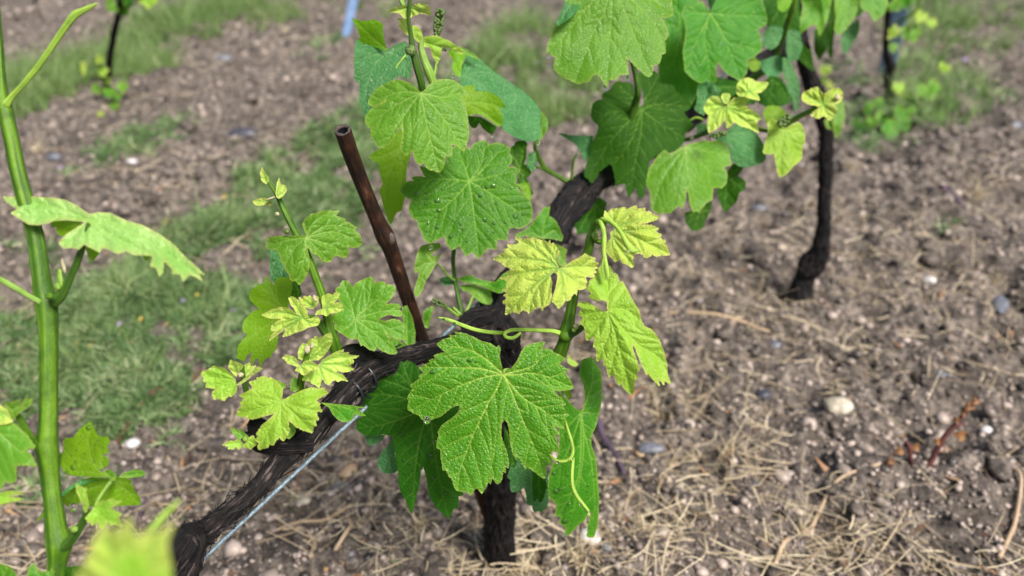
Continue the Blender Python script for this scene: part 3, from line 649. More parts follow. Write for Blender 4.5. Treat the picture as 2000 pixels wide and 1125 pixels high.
#VINES
# ---------------------------------------------------------------- the near grapevine
gb = unproj(985, 1145, float(gdepth(1145))); gb[2] = 0
V1 = root('grapevine', gb, 'near grapevine with dark shaggy trunk, wired arms and wet lobed leaves in focus', 'grapevine')
limb('trunk', [(985,1180,1.20,120),(984,1135,1.17,88),(977,1095,1.13,66),(976,1030,1.08,56),(980,960,1.02,60),(985,880,.96,60),(987,790,.91,64),(983,710,.875,78),(965,660,.86,100),(952,632,.855,96),(950,608,.85,60)], V1, 5, 110, 260, 150)
limb('cordon_arm', [(210,1330,.50,104),(290,1210,.545,98),(352,1100,.60,76.8),(372,1058,.61,67.2),(396,1042,.62,49.6),(438,1008,.635,40),(494,962,.655,34.4),(551,898,.675,40),(604,844,.69,49.6),(656,787,.71,44.8),(708,736,.73,48),(770,705,.76,43.2),(840,685,.79,36.8),(900,668,.82,41.6),(950,655,.85,56)], V1, 9, 130, 520, 300, wdt=.0024)
limb('cordon_arm', [(955,640,.86,80),(968,600,.87,56),(985,560,.88,44),(1020,520,.90,44),(1065,478,.93,52),(1092,430,.95,62),(1120,392,.97,62),(1150,362,.99,56),(1190,335,1.01,54),(1260,290,1.06,50),(1370,210,1.16,46),(1480,130,1.30,40),(1555,80,1.42,36)], V1, 13, 80, 330, 90)
cn = limb('old_spur', [(610,868,.68,32),(560,870,.672,35.2),(520,868,.668,33.6),(492,858,.664,27.2),(476,850,.662,17.6)], V1, 21, 48, 60, 14, ln=(.008, .02))
limb('old_spur', [(560,846,.672,24),(528,838,.668,27.2),(502,832,.664,32),(486,830,.662,24)], V1, 22, 48, 50, 10, ln=(.006, .015))
limb('old_spur', [(352,1082,.598,80),(372,1052,.600,66),(380,1035,.600,40)], V1, 24, 48, 60, 14, ln=(.008, .02))
limb('old_spur', [(665,700,.735,34),(690,690,.74,40),(720,700,.745,40),(750,712,.75,30)], V1, 25, 48, 60, 0)
limb('old_spur', [(955,620,.85,60),(925,625,.845,50),(905,640,.84,34)], V1, 26, 48, 60, 14, ln=(.01, .02))
limb('old_spur', [(1100,440,.95,36),(1106,462,.953,20),(1105,476,.955,8)], V1, 27, 32, 50, 0)
def shoot(path, parent=V1, mat=None, sides=20, name='shoot', n=None): return tube(name, path, mat or M_STEM, parent, sides, n)
# --- tall thick shoot at the left edge
SL = shoot([(100,1330,.55,27.9),(106,1200,.555,31.6),(110,1125,.555,34.4),(113,1090,.555,37.2),(116,1062,.555,48.4),(110,1035,.556,40.9),(104,985,.556,34.4),(98,930,.557,34.4),(94,890,.557,40),(91,868,.557,41.9),(93,845,.557,37.2),(95,790,.558,32.6),(95,700,.558,33.5),(94,635,.558,35.3),(90,590,.558,40.9),(84,565,.558,36.3),(78,520,.558,32.6),(69,460,.559,30.7),(52,400,.56,30.7),(36,340,.56,28.8),(22,270,.56,27.9),(10,215,.56,27.9),(4,192,.56,25.1),(0,150,.561,20.5),(-6,60,.562,18.6),(-16,-60,.563,16.7)], sides=28, n=160)
tube('petiole', [(12,205,.558,16),(24,188,.556,11),(48,162,.553,10),(78,125,.55,11),(108,82,.546,12),(133,46,.543,13),(146,30,.542,15),(160,22,.541,12),(176,14,.54,9),(190,7,.539,3)], M_TEND, SL, 12, 60)
tube('petiole', [(80,590,.552,12),(60,580,.55,10),(35,565,.546,11),(5,548,.542,12),(-40,525,.535,12)], M_PET, SL, 12)
tube('petiole', [(105,590,.552,24),(118,578,.55,20),(130,558,.548,15),(145,525,.545,14),(158,492,.542,13),(170,450,.54,9),(173,436,.54,7)], M_STEMD, SL, 12)
bud(SL, 117, 545, .548, 13, 44, M_PET, 'bud', -4); bud(SL, 124, 520, .548, 8, 30, M_FUZZ, 'bud', -12); bud(SL, 112, 560, .546, 14, 16, M_PET); bud(SL, 96, 578, .54, 16, 14, M_STEM)
leaf(SL, '6,384 26,385 60,384 100,386 128,390 152,402 174,418 192,414 216,416 246,430 280,440 312,458 340,478 360,500 380,518 400,537 388,534 396,549 380,540 370,536 358,549 352,536 336,534 338,528 320,508 318,532 311,540 306,524 294,520 298,500 278,498 262,498 246,491 230,496 212,488 200,484 195,494 180,486 164,478 154,488 140,484 124,486 114,475 128,458 150,444 166,434 130,430 104,432 94,436 74,440 55,438 36,426 21,416 34,408 12,394', (172,428), .545, 'pal',
  tips=[[(120,408),(60,395),(10,388)], [(240,440),(320,490),(394,545)], [(225,462),(296,498)], [(150,455),(120,480)], [(110,420),(40,422)], [(210,475)]], ty=-.7, tx=.05, cup=-1.2, puff=.0026, step=1.8, amp=1.5, sp=7, wave=.004, key='GL', name='leaf')
leaf(SL, '100,436 104,430 162,432 152,446 140,454 128,458 124,462 116,460 109,452 109,443 100,445', (160,434), .552, 'lit', amp=0, step=3, ty=.5)
leaf(SL, '166,480 180,484 196,492 190,500 180,513 172,498', (172,484), .55, 'lit', amp=0, step=3)
leaf(SL, '278,496 296,497 290,506 286,511 280,504', (286,498), .548, 'lit', amp=0, step=3)
# left side shoots off frame
L1 = tube('side_shoot', [(80,880,.553,14),(70,866,.55,12),(56,845,.545,11),(40,820,.54,11),(28,800,.535,8)], M_STEM, SL, 10)
leaf(L1, '-70,790 -40,800 0,822 26,826 52,848 69,874 50,878 62,890 71,910 32,908 31,940 22,943 10,940 0,956 -30,965 -80,930 -100,860', (-10,838), .53, 'mid', ty=-.5, cup=-2, step=2.4, pet=[(30,830,.54,8),(70,868,.553,9)])
leaf(L1, '8,787 20,786 36,780 40,790 52,774 55,780 64,778 60,790 54,796 40,804 26,820 16,814', (24,802), .53, 'mid', amp=1, step=2.5, ty=.4)
leaf(L1, '-30,780 0,790 14,800 22,815 26,824 10,829 0,830 -30,828 -50,800', (8,806), .525, 'yel', amp=1.2, step=2.5, ty=-.3)
leaf(L1, '-20,962 0,962 20,958 40,960 48,966 30,966 18,970 40,973 48,976 20,981 0,986 -20,985', (-15,972), .5, 'lim', amp=0, step=2.5)
# right side shoot from the lower node
L2 = tube('side_shoot', [(118,1072,.552,22),(136,1058,.55,20),(150,1040,.547,17),(162,1018,.544,14),(168,1000,.54,11),(166,985,.538,8)], M_STEMD, SL, 14)
bud(L2, 145, 1034, .54, 16, 14, M_PET)
tube('petiole', [(184,1000,.545,6),(190,980,.55,8),(205,956,.556,9),(220,936,.56,9),(222,926,.56,6)], M_PET, L2, 10)
leaf(L2, '177,823 184,836 190,850 200,854 211,853 215,864 210,870 211,878 214,884 200,888 208,892 213,896 212,908 200,916 192,918 206,924 218,932 200,932 180,932 140,928 126,924 122,914 114,904 113,888 124,883 124,860 128,855 142,856 156,838', (212,930), .555, 'lit', tips=[[(186,910),(173,870),(176,828)],[(180,922),(128,920)],[(184,905),(118,888)],[(196,900),(212,880)]], ty=-.2, tx=.2, cup=-2, puff=.0007, amp=.8, sp=8, step=2.0, key='LR1')
leaf(L2, '203,920 210,916 217,919 226,926 226,940 218,938 208,932', (222,938), .557, 'mat', amp=.6, sp=6)
leaf(L2, '215,936 228,931 240,932 258,938 256,946 262,950 260,954 272,970 275,986 230,988 180,990 172,984 156,980 152,986 140,994 128,986 121,976 120,962 135,950 150,942 170,934 200,933', (220,938), .572, 'lit', tips=[[(160,960),(125,975)],[(250,960),(272,984)],[(240,942),(258,942)],[(190,970),(150,985)]], ty=.5, puff=.0009, amp=.8, sp=9, step=2.2)
leaf(L2, '120,964 140,946 160,936 180,932 215,936 180,941 140,954 122,970', (214,937), .568, 'tea', amp=0, ty=-.9)
leaf(L2, '232,932 240,924 252,920 264,917 280,919 285,926 276,931 250,934', (234,932), .556, 'mat', amp=.5, sp=6, puff=.002, ty=-.5)
leaf(L2, '166,1012 176,1000 188,986 194,980 200,976 206,979 213,974 222,974 226,979 238,978 228,986 218,992 228,998 239,1005 232,1010 238,1029 226,1024 216,1026 212,1021 204,1033 192,1030 190,1020 180,1028 176,1020 172,1020', (188,1003), .535, 'lim', ty=-.3, cup=2, puff=.0014, amp=1., sp=6, step=1.8)
leaf(L2, '148,944 158,950 170,954 168,962 171,970 174,988 170,1000 166,1002 160,984 150,960', (167,1000), .538, 'lim', amp=1.5, sp=6, step=2, tx=.3)
leaf(L2, '69,1020 86,996 90,990 92,1006 80,1014', (90,1000), .575, 'mat', amp=.6, sp=6)
leaf(SL, '-20,1090 0,1102 14,1104 26,1114 33,1125 36,1150 -20,1160', (0,1150), .53, 'mat', step=3)
leaf(SL, '50,1150 54,1125 56,1110 66,1101 76,1116 90,1118 104,1112 110,1160', (90,1150), .53, 'mat', step=3)
leaf(SL, '120,1160 126,1130 128,1112 140,1106 160,1106 168,1114 155,1140 150,1160', (128,1155), .55, 'drk', step=3)
# blurred shoot tip close to the lens at the bottom left
SB = shoot([(300,1330,.40,20),(265,1230,.37,14),(245,1160,.345,12),(240,1120,.335,10)], mat=M_PET, sides=12)
BP = '140,1160 152,1120 172,1090 180,1064 192,1040 202,1020 212,1040 222,1030 234,1040 242,1020 256,1012 262,1042 274,1050 286,1036 300,1046 340,1022 326,1060 334,1100 336,1160'
leaf(SB, BP, (240,1150), .27, 'yel', ty=.3, cup=-3, step=3, amp=4, sp=11, puff=.002, vw=1.5)
leaf(SB, '200,1160 215,1090 250,1070 290,1085 300,1120 330,1100 340,1160', (250,1160), .255, 'lim', ty=-.3, step=4, amp=4, sp=12)
tube('leaf_tip', [(250,1090,.33,12),(280,1055,.335,16),(320,1008,.34,14),(352,976,.345,6)], M_TEND, SB, 8)
leaf(SB, '297,1062 297,1050 302,1040 307,1043 312,1046 318,1060 308,1066', (304,1062), .59, 'mat', amp=.5, sp=6)
leaf(SB, '318,1135 320,1112 332,1108 348,1116 350,1135', (330,1130), .58, 'mat', amp=1, sp=6)
# --- lower left young shoots on the cordon
S4 = shoot([(492,800,.675,12),(484,775,.67,12),(478,750,.665,10),(474,728,.66,9),(474,712,.658,7)], mat=M_STEMD, sides=12)
leaf(S4, '418,714 426,718 436,718 442,722 450,728 456,734 460,742 464,754 462,766 456,772 450,776 446,774 438,783 430,779 418,780 414,770 416,764 422,760 401,756 404,748 396,744 398,738 393,732 396,725 406,722', (460,742), .65, 'lim', tips=[[(430,738),(397,735)],[(445,730),(420,718)],[(440,758),(420,778)],[(455,760),(440,780)],[(430,750),(405,755)]], puff=.0018, amp=1.3, sp=6, step=1.7, tx=.2, ty=-.2)
leaf(S4, '446,718 448,708 450,702 458,706 466,708 472,711 476,714 472,722 466,728 462,736 456,732', (466,732), .655, 'yel', puff=.0015, amp=1, sp=5, step=1.7, ty=.3)
leaf(S4, '462,752 468,746 474,742 484,732 492,726 499,719 504,716 513,720 503,727 494,732 486,740 478,746 468,752', (464,750), .645, 'yel', amp=.8, sp=5, step=1.7)
leaf(S4, '466,728 472,716 480,712 488,708 490,716 500,714 492,726 482,734 474,740', (472,734), .66, 'yel', amp=1.2, sp=5, step=1.7)
bud(S4, 470, 732, .648, 12, 10, M_FUZZ, 'shoot_tip')
S5 = shoot([(600,812,.68,14),(590,800,.665,13),(575,790,.65,10),(556,786,.636,7)], mat=M_STEMD, sides=12)
leaf(S5, '551,780 552,770 553,760 548,752 542,746 536,741 528,736 524,740 519,735 511,735 506,738 500,738 502,742 494,744 486,746 490,752 494,756 490,760 480,766 467,772 472,776 476,778 468,789 472,792 470,794 465,802 461,812 470,814 482,816 490,819 498,818 514,814 536,808 526,818 510,832 504,842 500,848 504,852 498,860 506,866 502,872 506,879 514,876 524,874 526,868 534,870 540,860 546,854 550,860 553,862 557,858 560,852 564,846 567,840 564,832 565,822 572,828 578,834 584,836 590,840 600,843 610,846 612,838 612,832 619,832 617,826 617,820 623,820 620,812 618,804 630,804 626,798 624,792 627,788 622,786 618,782 630,774 642,768 636,762 630,760 636,757 620,759 610,757 600,759 590,762 580,766 570,770 564,774 558,778', (549,785), .63, 'lim', tips=[[(530,765),(490,748)],[(500,775),(469,773)],[(505,798),(463,811)],[(542,806),(525,840),(507,876)],[(548,820),(553,858)],[(580,812),(610,844)],[(590,775),(640,768)],[(585,795),(628,804)]], cup=-3.5, puff=.0018, step=1.7, amp=1.2, sp=6, ty=-.25, tx=-.05, fold=-.25, foldax=-35, key='S5')
leaf(S5, '540,742 548,746 556,750 558,757 550,760 540,756', (542,752), .645, 'mid', amp=1, sp=6)
leaf(S5, '562,828 570,826 575,832 578,842 574,850 565,858 560,856', (572,830), .65, 'mid', amp=0)
leaf(S5, '626,786 650,788 690,792 717,796 698,798 715,812 706,813 698,811 692,809 690,818 684,822 678,825 668,824 660,820 650,810 642,796', (628,787), .67, 'mat', tips=[[(670,795),(712,810)],[(655,800),(680,822)]], amp=0, ty=-.5, step=2.2)
S3 = shoot([(594,800,.685,18),(586,768,.675,16),(588,745,.665,15),(593,720,.655,14),(598,700,.65,12),(602,684,.648,10)], mat=M_STEM, sides=14)
leaf(S3, '566,762 567,745 571,737 578,738 583,742 584,762 576,766', (580,764), .668, 'mid', amp=0); leaf(S3, '590,770 598,752 604,758 610,764 600,772', (592,768), .668, 'mid', amp=0)
leaf(S3, '624,710 630,702 640,696 650,690 660,686 672,682 670,689 682,688 680,693 702,695 694,700 688,700 692,707 682,714 692,721 680,726 670,727 654,725 664,730 670,732 680,745 668,742 660,746 656,742 650,744 642,752 634,748 632,742 628,742 627,750 623,758 616,752 610,750 604,744 600,746 596,744 590,742 594,734 600,729 610,724', (622,712), .648, 'yel', tips=[[(650,700),(698,696)],[(655,712),(690,720)],[(648,728),(678,744)],[(628,730),(624,755)],[(608,730),(594,742)]], puff=.0019, amp=1.3, sp=5.5, step=1.7, cup=-2)
leaf(S3, '582,688 584,680 592,670 598,674 604,662 612,662 616,656 624,660 630,658 638,652 646,650 649,662 648,670 644,678 638,688 632,696 622,704 612,704 600,708 594,706 586,702 582,700', (606,702), .655, 'yel', tips=[[(615,685),(644,655)],[(622,690),(645,672)],[(596,690),(592,674)]], puff=.0022, amp=1.5, sp=5, step=1.7, ty=.5)
leaf(S3, '586,714 582,708 580,702 574,696 560,693 551,699 556,702 562,710 574,714 580,717 576,724 586,728 590,732 596,733 602,729 606,724 616,722 625,718 618,712 610,706 600,703 594,706', (586,714), .636, 'yel', tips=[[(570,702),(554,698)],[(604,712),(622,717)],[(592,722),(594,732)],[(580,722)]], puff=.0016, amp=1.3, sp=5, step=1.6, cup=3)
bud(S3, 600, 683, .64, 12, 16, M_FUZZ, 'shoot_tip'); bud(S3, 610, 675, .642, 8, 12, M_FUZZ, 'shoot_tip', 30)
# little leaf spray on the old spur
S6 = shoot([(500,862,.665,8),(488,858,.655,7),(478,852,.65,5)], mat=M_PET, sides=10)
leaf(S6, '451,835 458,836 462,842 470,838 478,846 486,852 480,856 472,856 466,862 460,850 454,846', (482,856), .652, 'mid', amp=1, sp=6, step=1.8, puff=.0015)
leaf(S6, '433,869 440,866 450,860 456,862 466,858 472,862 476,868 472,874 466,879 460,872 456,878 444,877 446,872', (476,864), .648, 'lim', amp=.8, sp=6, step=1.8, puff=.0015)
leaf(S6, '478,866 486,854 494,850 500,858 502,868 496,872 490,878 484,874 478,876 474,870', (482,860), .645, 'lim', amp=.8, sp=6, step=1.8, puff=.0015)
bud(S6, 478, 858, .64, 10, 10, M_PET)
# --- shoot left of the cane
S2 = shoot([(668,712,.74,26),(658,686,.735,26),(648,655,.725,22),(640,622,.72,18),(632,585,.715,17),(618,545,.71,17),(604,508,.705,15),(590,478,.70,14),(575,450,.70,13),(560,420,.70,13),(548,395,.70,11),(538,375,.70,9),(528,358,.70,8),(520,342,.70,6)], mat=M_STEM, sides=16, n=90)
tube('side_shoot', [(650,670,.73,22),(630,640,.72,18),(614,622,.71,12),(600,618,.70,7)], M_STEMD, S2, 12)
leaf(S2, '510,352 508,336 512,326 518,338 524,344 526,354 520,360 514,356', (520,356), .695, 'yel', amp=1, sp=5, step=2)
leaf(S2, '493,393 505,388 515,386 526,388 532,396 528,402 518,400 505,402 498,400', (530,394), .695, 'yel', amp=.6, sp=6, step=2)
leaf(S2, '538,378 541,358 545,348 548,360 558,362 560,372 554,382 546,388 540,386', (541,382), .69, 'yel', amp=1.2, sp=5, step=2)
bud(S2, 541, 418, .695, 9, 8, M_FUZZ); bud(S2, 560, 452, .695, 13, 12, M_BUD); bud(S2, 528, 388, .69, 20, 5, M_FUZZ, 'bud', -20)
leaf(S2, '598,460 594,448 590,438 595,428 608,418 618,416 630,412 642,410 650,413 663,411 656,421 664,425 676,428 673,432 683,435 696,445 693,449 703,458 706,468 708,476 700,482 690,484 680,482 682,492 677,503 668,503 660,500 656,499 650,504 648,510 639,513 628,508 622,500 616,497 610,496 604,486 600,484 602,492 605,510 604,522 602,532 592,550 584,557 576,548 571,550 566,544 564,534 557,528 556,518 548,510 548,502 542,492 538,488 528,487 520,484 522,478 519,473 526,468 521,464 540,461 560,460 580,460', (598,464), .69, 'mid', tips=[[(645,452),(680,462),(705,477)],[(612,435),(640,415)],[(640,440),(690,448)],[(650,480),(676,500)],[(618,484),(640,508)],[(594,500),(584,552)],[(560,470),(524,480)],[(575,485),(556,520)]], cup=-4, fold=-.5, foldax=75, puff=.0016, amp=.9, sp=6, step=1.8, key='La', vw=.8)
leaf(S2, '642,620 654,612 660,606 664,590 657,580 656,563 664,560 666,552 670,547 676,548 682,552 690,562 694,554 698,551 708,547 718,542 728,541 730,552 740,550 750,550 754,556 762,556 770,558 773,563 772,568 764,584 752,594 766,593 780,594 784,599 778,604 786,610 784,618 772,618 760,614 748,619 740,623 752,628 760,625 768,623 780,626 788,632 790,642 788,650 797,660 790,663 780,663 770,660 760,655 753,649 760,660 770,676 776,690 768,692 762,692 752,688 744,684 736,678 732,686 720,682 710,674 705,676 702,668 698,662 686,663 678,659 670,654 655,644 651,636 656,632 648,627', (693,623), .725, 'mid', tips=[[(685,590),(672,552)],[(718,595),(728,545)],[(730,592),(768,562)],[(745,608),(782,606)],[(740,632),(792,658)],[(730,650),(772,688)],[(680,640),(656,640)],[(700,650),(722,680)]], ty=-.15, tx=.1, puff=.0015, amp=1.2, sp=8, step=1.8, key='Lb', pet=[(665,640,.73,8),(648,650,.728,9)])
leaf(S2, '518,540 522,541 524,545 534,556 538,547 542,542 550,541 560,542 566,543 569,546 571,560 569,576 563,600 556,616 552,630 548,642 544,654 540,682 532,690 528,700 524,697 520,700 514,706 508,718 505,700 498,702 492,716 490,708 490,696 496,688 490,690 482,694 476,706 470,702 462,700 464,690 464,678 470,668 480,658 484,652 476,650 473,642 474,634 476,626 484,618 494,608 506,604 498,596 492,590 487,584 486,578 488,570 496,562 506,556 518,552', (556,606), .765, 'lit', tips=[[(535,580),(522,545)],[(520,590),(490,578)],[(530,630),(490,660),(466,696)],[(535,640),(512,680),(505,712)],[(545,650),(534,690)]], cup=-1.5, puff=.0006, amp=.7, sp=10, step=2.4, flip=True, pet=[(590,612,.75,7),(628,640,.73,9)])
leaf(S2, '526,490 534,480 540,484 556,520 566,545 560,560 545,560 535,552 528,545 527,515', (560,500), .80, 'tea', amp=0, step=3)
leaf(S2, '570,545 585,552 590,575 578,590 568,580', (585,570), .80, 'drk', amp=0, step=3)
leaf(S2, '511,615 520,610 532,604 548,600 560,601 568,604 578,612 574,603 568,596 563,582 568,579 574,580 580,584 592,596 602,608 600,614 606,622 614,618 620,618 626,624 624,631 620,636 610,638 602,640 592,646 576,650 564,656 552,658 558,642 550,648 544,652 534,660 526,666 528,658 534,650 540,645 532,647 530,646 529,640 530,636 540,628 552,622 530,622 520,620', (590,620), .69, 'yel', tips=[[(550,610),(514,615)],[(580,600),(566,582)],[(560,628),(530,642)],[(572,636),(555,656)],[(604,630),(622,632)],[(550,646),(528,664)]], puff=.0017, amp=1., sp=6, step=1.7, cup=-3)
leaf(S2, '628,590 628,584 630,578 636,576 642,573 648,576 656,571 664,573 660,584 656,588 650,592 662,590 667,594 671,604 660,610 646,612 638,618 632,615 626,614 616,616 617,611 618,608 626,604 630,602', (635,601), .695, 'yel', tips=[[(645,585),(662,574)],[(650,600),(669,604)],[(628,606),(618,614)],[(638,610),(638,617)]], puff=.0017, amp=1.2, sp=5, step=1.7)
leaf(S2, '584,580 590,584 594,578 600,580 606,577 612,584 618,578 622,580 622,590 618,598 612,604 600,602 588,594', (612,600), .70, 'yel', amp=1.5, sp=4, step=1.8, puff=.003)
bud(S2, 615, 583, .69, 8, 14, M_FUZZ, 'shoot_tip', -20)
leaf(S2, '785,600 795,596 806,620 812,650 810,672 800,677 790,670 782,655 788,640', (795,676), .79, 'mat', amp=0, step=3); leaf(S2, '760,655 780,665 800,680 805,690 790,688 770,684 758,678', (770,684), .79, 'mat', amp=0, step=3)
leaf(S2, '827,609 834,602 845,597 848,600 846,605 842,620 837,642 830,640 826,625', (832,640), .82, 'mat', amp=0, step=3)
# --- the sharp shoot in the middle
S1 = shoot([(985,790,.80,26),(1040,745,.75,27),(1080,706,.715,28),(1094,688,.705,27),(1103,664,.698,25),(1108,645,.694,30),(1112,622,.69,22),(1118,590,.687,20),(1123,560,.684,19),(1130,530,.68,17),(1142,505,.677,18),(1150,485,.675,18),(1153,465,.672,17),(1157,448,.67,12),(1164,434,.665,9),(1174,430,.66,7)], sides=20, n=110)
node(S1, 1106, 654, .692, 30)
tube('petiole', [(1110,656,.69,14),(1125,648,.684,14),(1136,640,.678,12),(1146,634,.672,9),(1170,618,.668,6),(1187,607,.663,5)], M_STEMD, S1, 12)
bud(S1, 1126, 638, .68, 14, 12, M_FUZZ); bud(S1, 1121, 645, .68, 10, 8, M_PET); bud(S1, 1163, 460, .665, 15, 18, M_PET, 'bud', 10); bud(S1, 1167, 459, .66, 7, 9, M_FUZZ, 'bud', 10); bud(S1, 1170, 472, .668, 18, 10, M_STEM)
tube('tendril', [(1096,652,.692,11),(1080,647,.69,9),(1050,645,.688,8),(1010,644,.686,8),(994,646,.684,8),(985,652,.680,7),(990,659,.676,7),(1002,660,.674,7),(1012,654,.674,6),(1017,649,.674,4)], M_TEND, S1, 12, 110)
tube('tendril', [(992,650,.687,6),(975,650,.688,8),(950,648,.688,8),(925,643,.688,8),(900,634,.688,8),(880,626,.688,7),(866,622,.688,5),(856,620,.688,3)], M_TEND, S1, 12, 60)
tube('tendril', [(1170,432,.662,8),(1178,428,.655,9),(1192,433,.65,9),(1205,444,.645,9),(1216,460,.64,9),(1227,480,.637,10),(1233,488,.636,13),(1240,490,.636,10),(1249,488,.636,4)], M_TEND, S1, 12, 80)
tube('tendril', [(1166,433,.664,8),(1172,434,.655,9),(1178,448,.65,10),(1180,468,.648,10),(1179,490,.648,9),(1183,515,.648,9),(1186,535,.648,10),(1186,544,.648,6)], M_TEND, S1, 12, 80)
tube('tendril', [(1180,500,.646,5),(1176,520,.648,5),(1179,535,.648,5),(1182,546,.648,4)], M_TEND, S1, 10, 40)
tube('tendril', [(1104,822,.655,4),(1110,842,.65,6),(1116,862,.648,7),(1119,880,.647,7),(1116,892,.646,7),(1108,899,.646,7),(1094,901,.647,6),(1082,896,.65,5),(1074,888,.655,4)], M_TEND, S1, 12, 90)
tube('tendril', [(1120,894,.645,5),(1118,912,.643,7),(1117,935,.641,7),(1119,952,.64,8),(1126,968,.639,8),(1138,984,.638,7),(1147,995,.638,6),(1152,1004,.638,4)], M_TEND, S1, 12, 80)
leaf(S1, '1093,523 1090,510 1088,500 1092,502 1095,498 1093,490 1086,480 1080,473 1077,477 1074,468 1070,474 1059,465 1061,470 1050,467 1041,463 1036,466 1027,459 1032,466 1023,466 1006,464 1012,470 1014,474 1008,478 990,478 995,484 982,488 988,492 978,495 971,502 963,506 972,510 980,513 983,518 990,522 998,525 990,534 995,537 986,540 977,543 984,547 992,550 987,557 990,560 980,566 991,572 983,577 991,582 981,590 988,595 988,606 987,615 1000,610 1005,611 1010,612 1013,614 1016,609 1022,605 1030,609 1032,613 1036,608 1044,605 1052,599 1057,602 1059,608 1062,600 1073,595 1076,588 1078,580 1077,570 1078,560 1079,552 1078,546 1076,541 1075,538 1082,532 1088,536 1089,540 1088,546 1086,556 1084,566 1079,580 1078,585 1077,590 1082,592 1086,596 1088,600 1090,603 1096,599 1102,592 1104,586 1110,588 1114,586 1116,580 1120,575 1124,574 1126,578 1127,572 1128,566 1136,566 1144,563 1145,556 1147,550 1144,544 1146,540 1156,542 1162,540 1158,534 1166,532 1160,526 1169,524 1164,518 1170,514 1160,509 1164,504 1156,502 1142,495 1136,500 1128,504 1118,509 1110,514', (1092,524), .635, 'yel', tips=[[(1066,511),(1010,504),(967,506)],[(1060,527),(1020,533),(980,543)],[(1072,536),(1045,553),(1010,590),(990,611)],[(1082,505),(1062,480),(1058,468)],[(1085,500),(1090,480)],[(1072,508),(1040,482),(1008,466)],[(1098,545),(1098,575),(1089,600)],[(1112,540),(1142,561)],[(1125,520),(1166,522)],[(1060,550),(1040,580),(1034,608)]], cup=-1.5, puff=.0018, step=1.7, amp=1.5, sp=6, fold=-.35, foldax=-100, key='Y1', vw=.85, pet=[(1105,535,.65,5),(1128,520,.675,7)])
leaf(S1, '1184,428 1179,422 1180,414 1181,410 1186,415 1190,412 1193,408 1202,407 1210,406 1220,404 1226,408 1234,404 1244,401 1243,408 1252,407 1261,406 1258,413 1270,413 1274,419 1280,420 1288,423 1284,428 1274,432 1262,436 1250,438 1262,439 1274,440 1282,444 1288,446 1280,452 1293,459 1288,464 1294,468 1301,470 1297,476 1303,480 1306,490 1309,498 1300,499 1292,498 1286,500 1280,501 1274,496 1268,502 1262,504 1256,498 1250,494 1238,498 1238,503 1236,508 1238,515 1237,522 1230,521 1226,518 1222,516 1216,514 1212,508 1210,506 1207,510 1202,512 1196,506 1190,500 1184,492 1183,478 1188,470 1193,466 1192,454 1200,448 1196,438', (1197,454), .66, 'yel', tips=[[(1212,440),(1245,430),(1284,424)],[(1216,452),(1255,470),(1306,496)],[(1200,470),(1218,495),(1236,520)],[(1205,440),(1222,418),(1243,403)],[(1198,435),(1198,412)],[(1230,450),(1285,447)],[(1195,480),(1203,508)]], cup=-1, puff=.0022, step=1.7, amp=1.5, sp=6, ty=-.2, key='YR', vw=.85)
leaf(S1, '1187,606 1185,601 1186,595 1185,590 1176,586 1168,588 1160,586 1152,582 1148,578 1152,576 1154,572 1148,568 1145,562 1150,556 1150,548 1156,545 1162,540 1166,532 1169,524 1174,518 1177,526 1180,532 1184,524 1190,518 1194,524 1198,532 1206,536 1208,544 1210,550 1216,549 1221,558 1226,566 1234,582 1241,594 1248,605 1252,622 1258,636 1266,640 1272,643 1280,652 1286,660 1291,672 1296,684 1299,697 1302,708 1303,718 1304,730 1308,741 1310,750 1304,748 1298,742 1297,753 1292,746 1286,740 1288,755 1283,749 1278,744 1272,738 1268,730 1262,732 1258,722 1254,714 1248,700 1244,690 1242,682 1236,673 1236,680 1238,688 1245,708 1250,726 1247,726 1244,722 1244,732 1248,741 1245,740 1242,738 1240,748 1238,758 1237,766 1234,772 1226,766 1218,758 1213,748 1209,754 1204,746 1202,738 1198,732 1193,734 1190,738 1186,727 1184,714 1178,714 1179,706 1178,700 1172,704 1166,706 1164,698 1165,688 1164,684 1163,680 1158,678 1159,672 1160,665 1160,658 1152,664 1146,666 1143,658 1143,650 1140,638 1135,634 1132,630 1136,625 1138,620 1133,617 1129,613 1132,608 1138,605 1133,600 1126,597 1132,591 1138,589 1147,590 1156,594 1163,598 1170,604 1177,607 1183,608', (1187,608), .655, 'lim', tips=[[(1188,580),(1186,550),(1175,522)],[(1205,602),(1225,606),(1245,622)],[(1215,640),(1250,675),(1290,700),(1308,746)],[(1198,640),(1212,690),(1232,768)],[(1165,610),(1132,614)],[(1175,628),(1148,662)],[(1192,645),(1180,675),(1168,702)],[(1205,665),(1198,700),(1191,734)],[(1175,600),(1135,592)]], cup=-1.2, puff=.0021, step=1.7, amp=1.3, sp=7, fold=-.35, foldax=-60, tx=.1, key='GR', vw=.8)
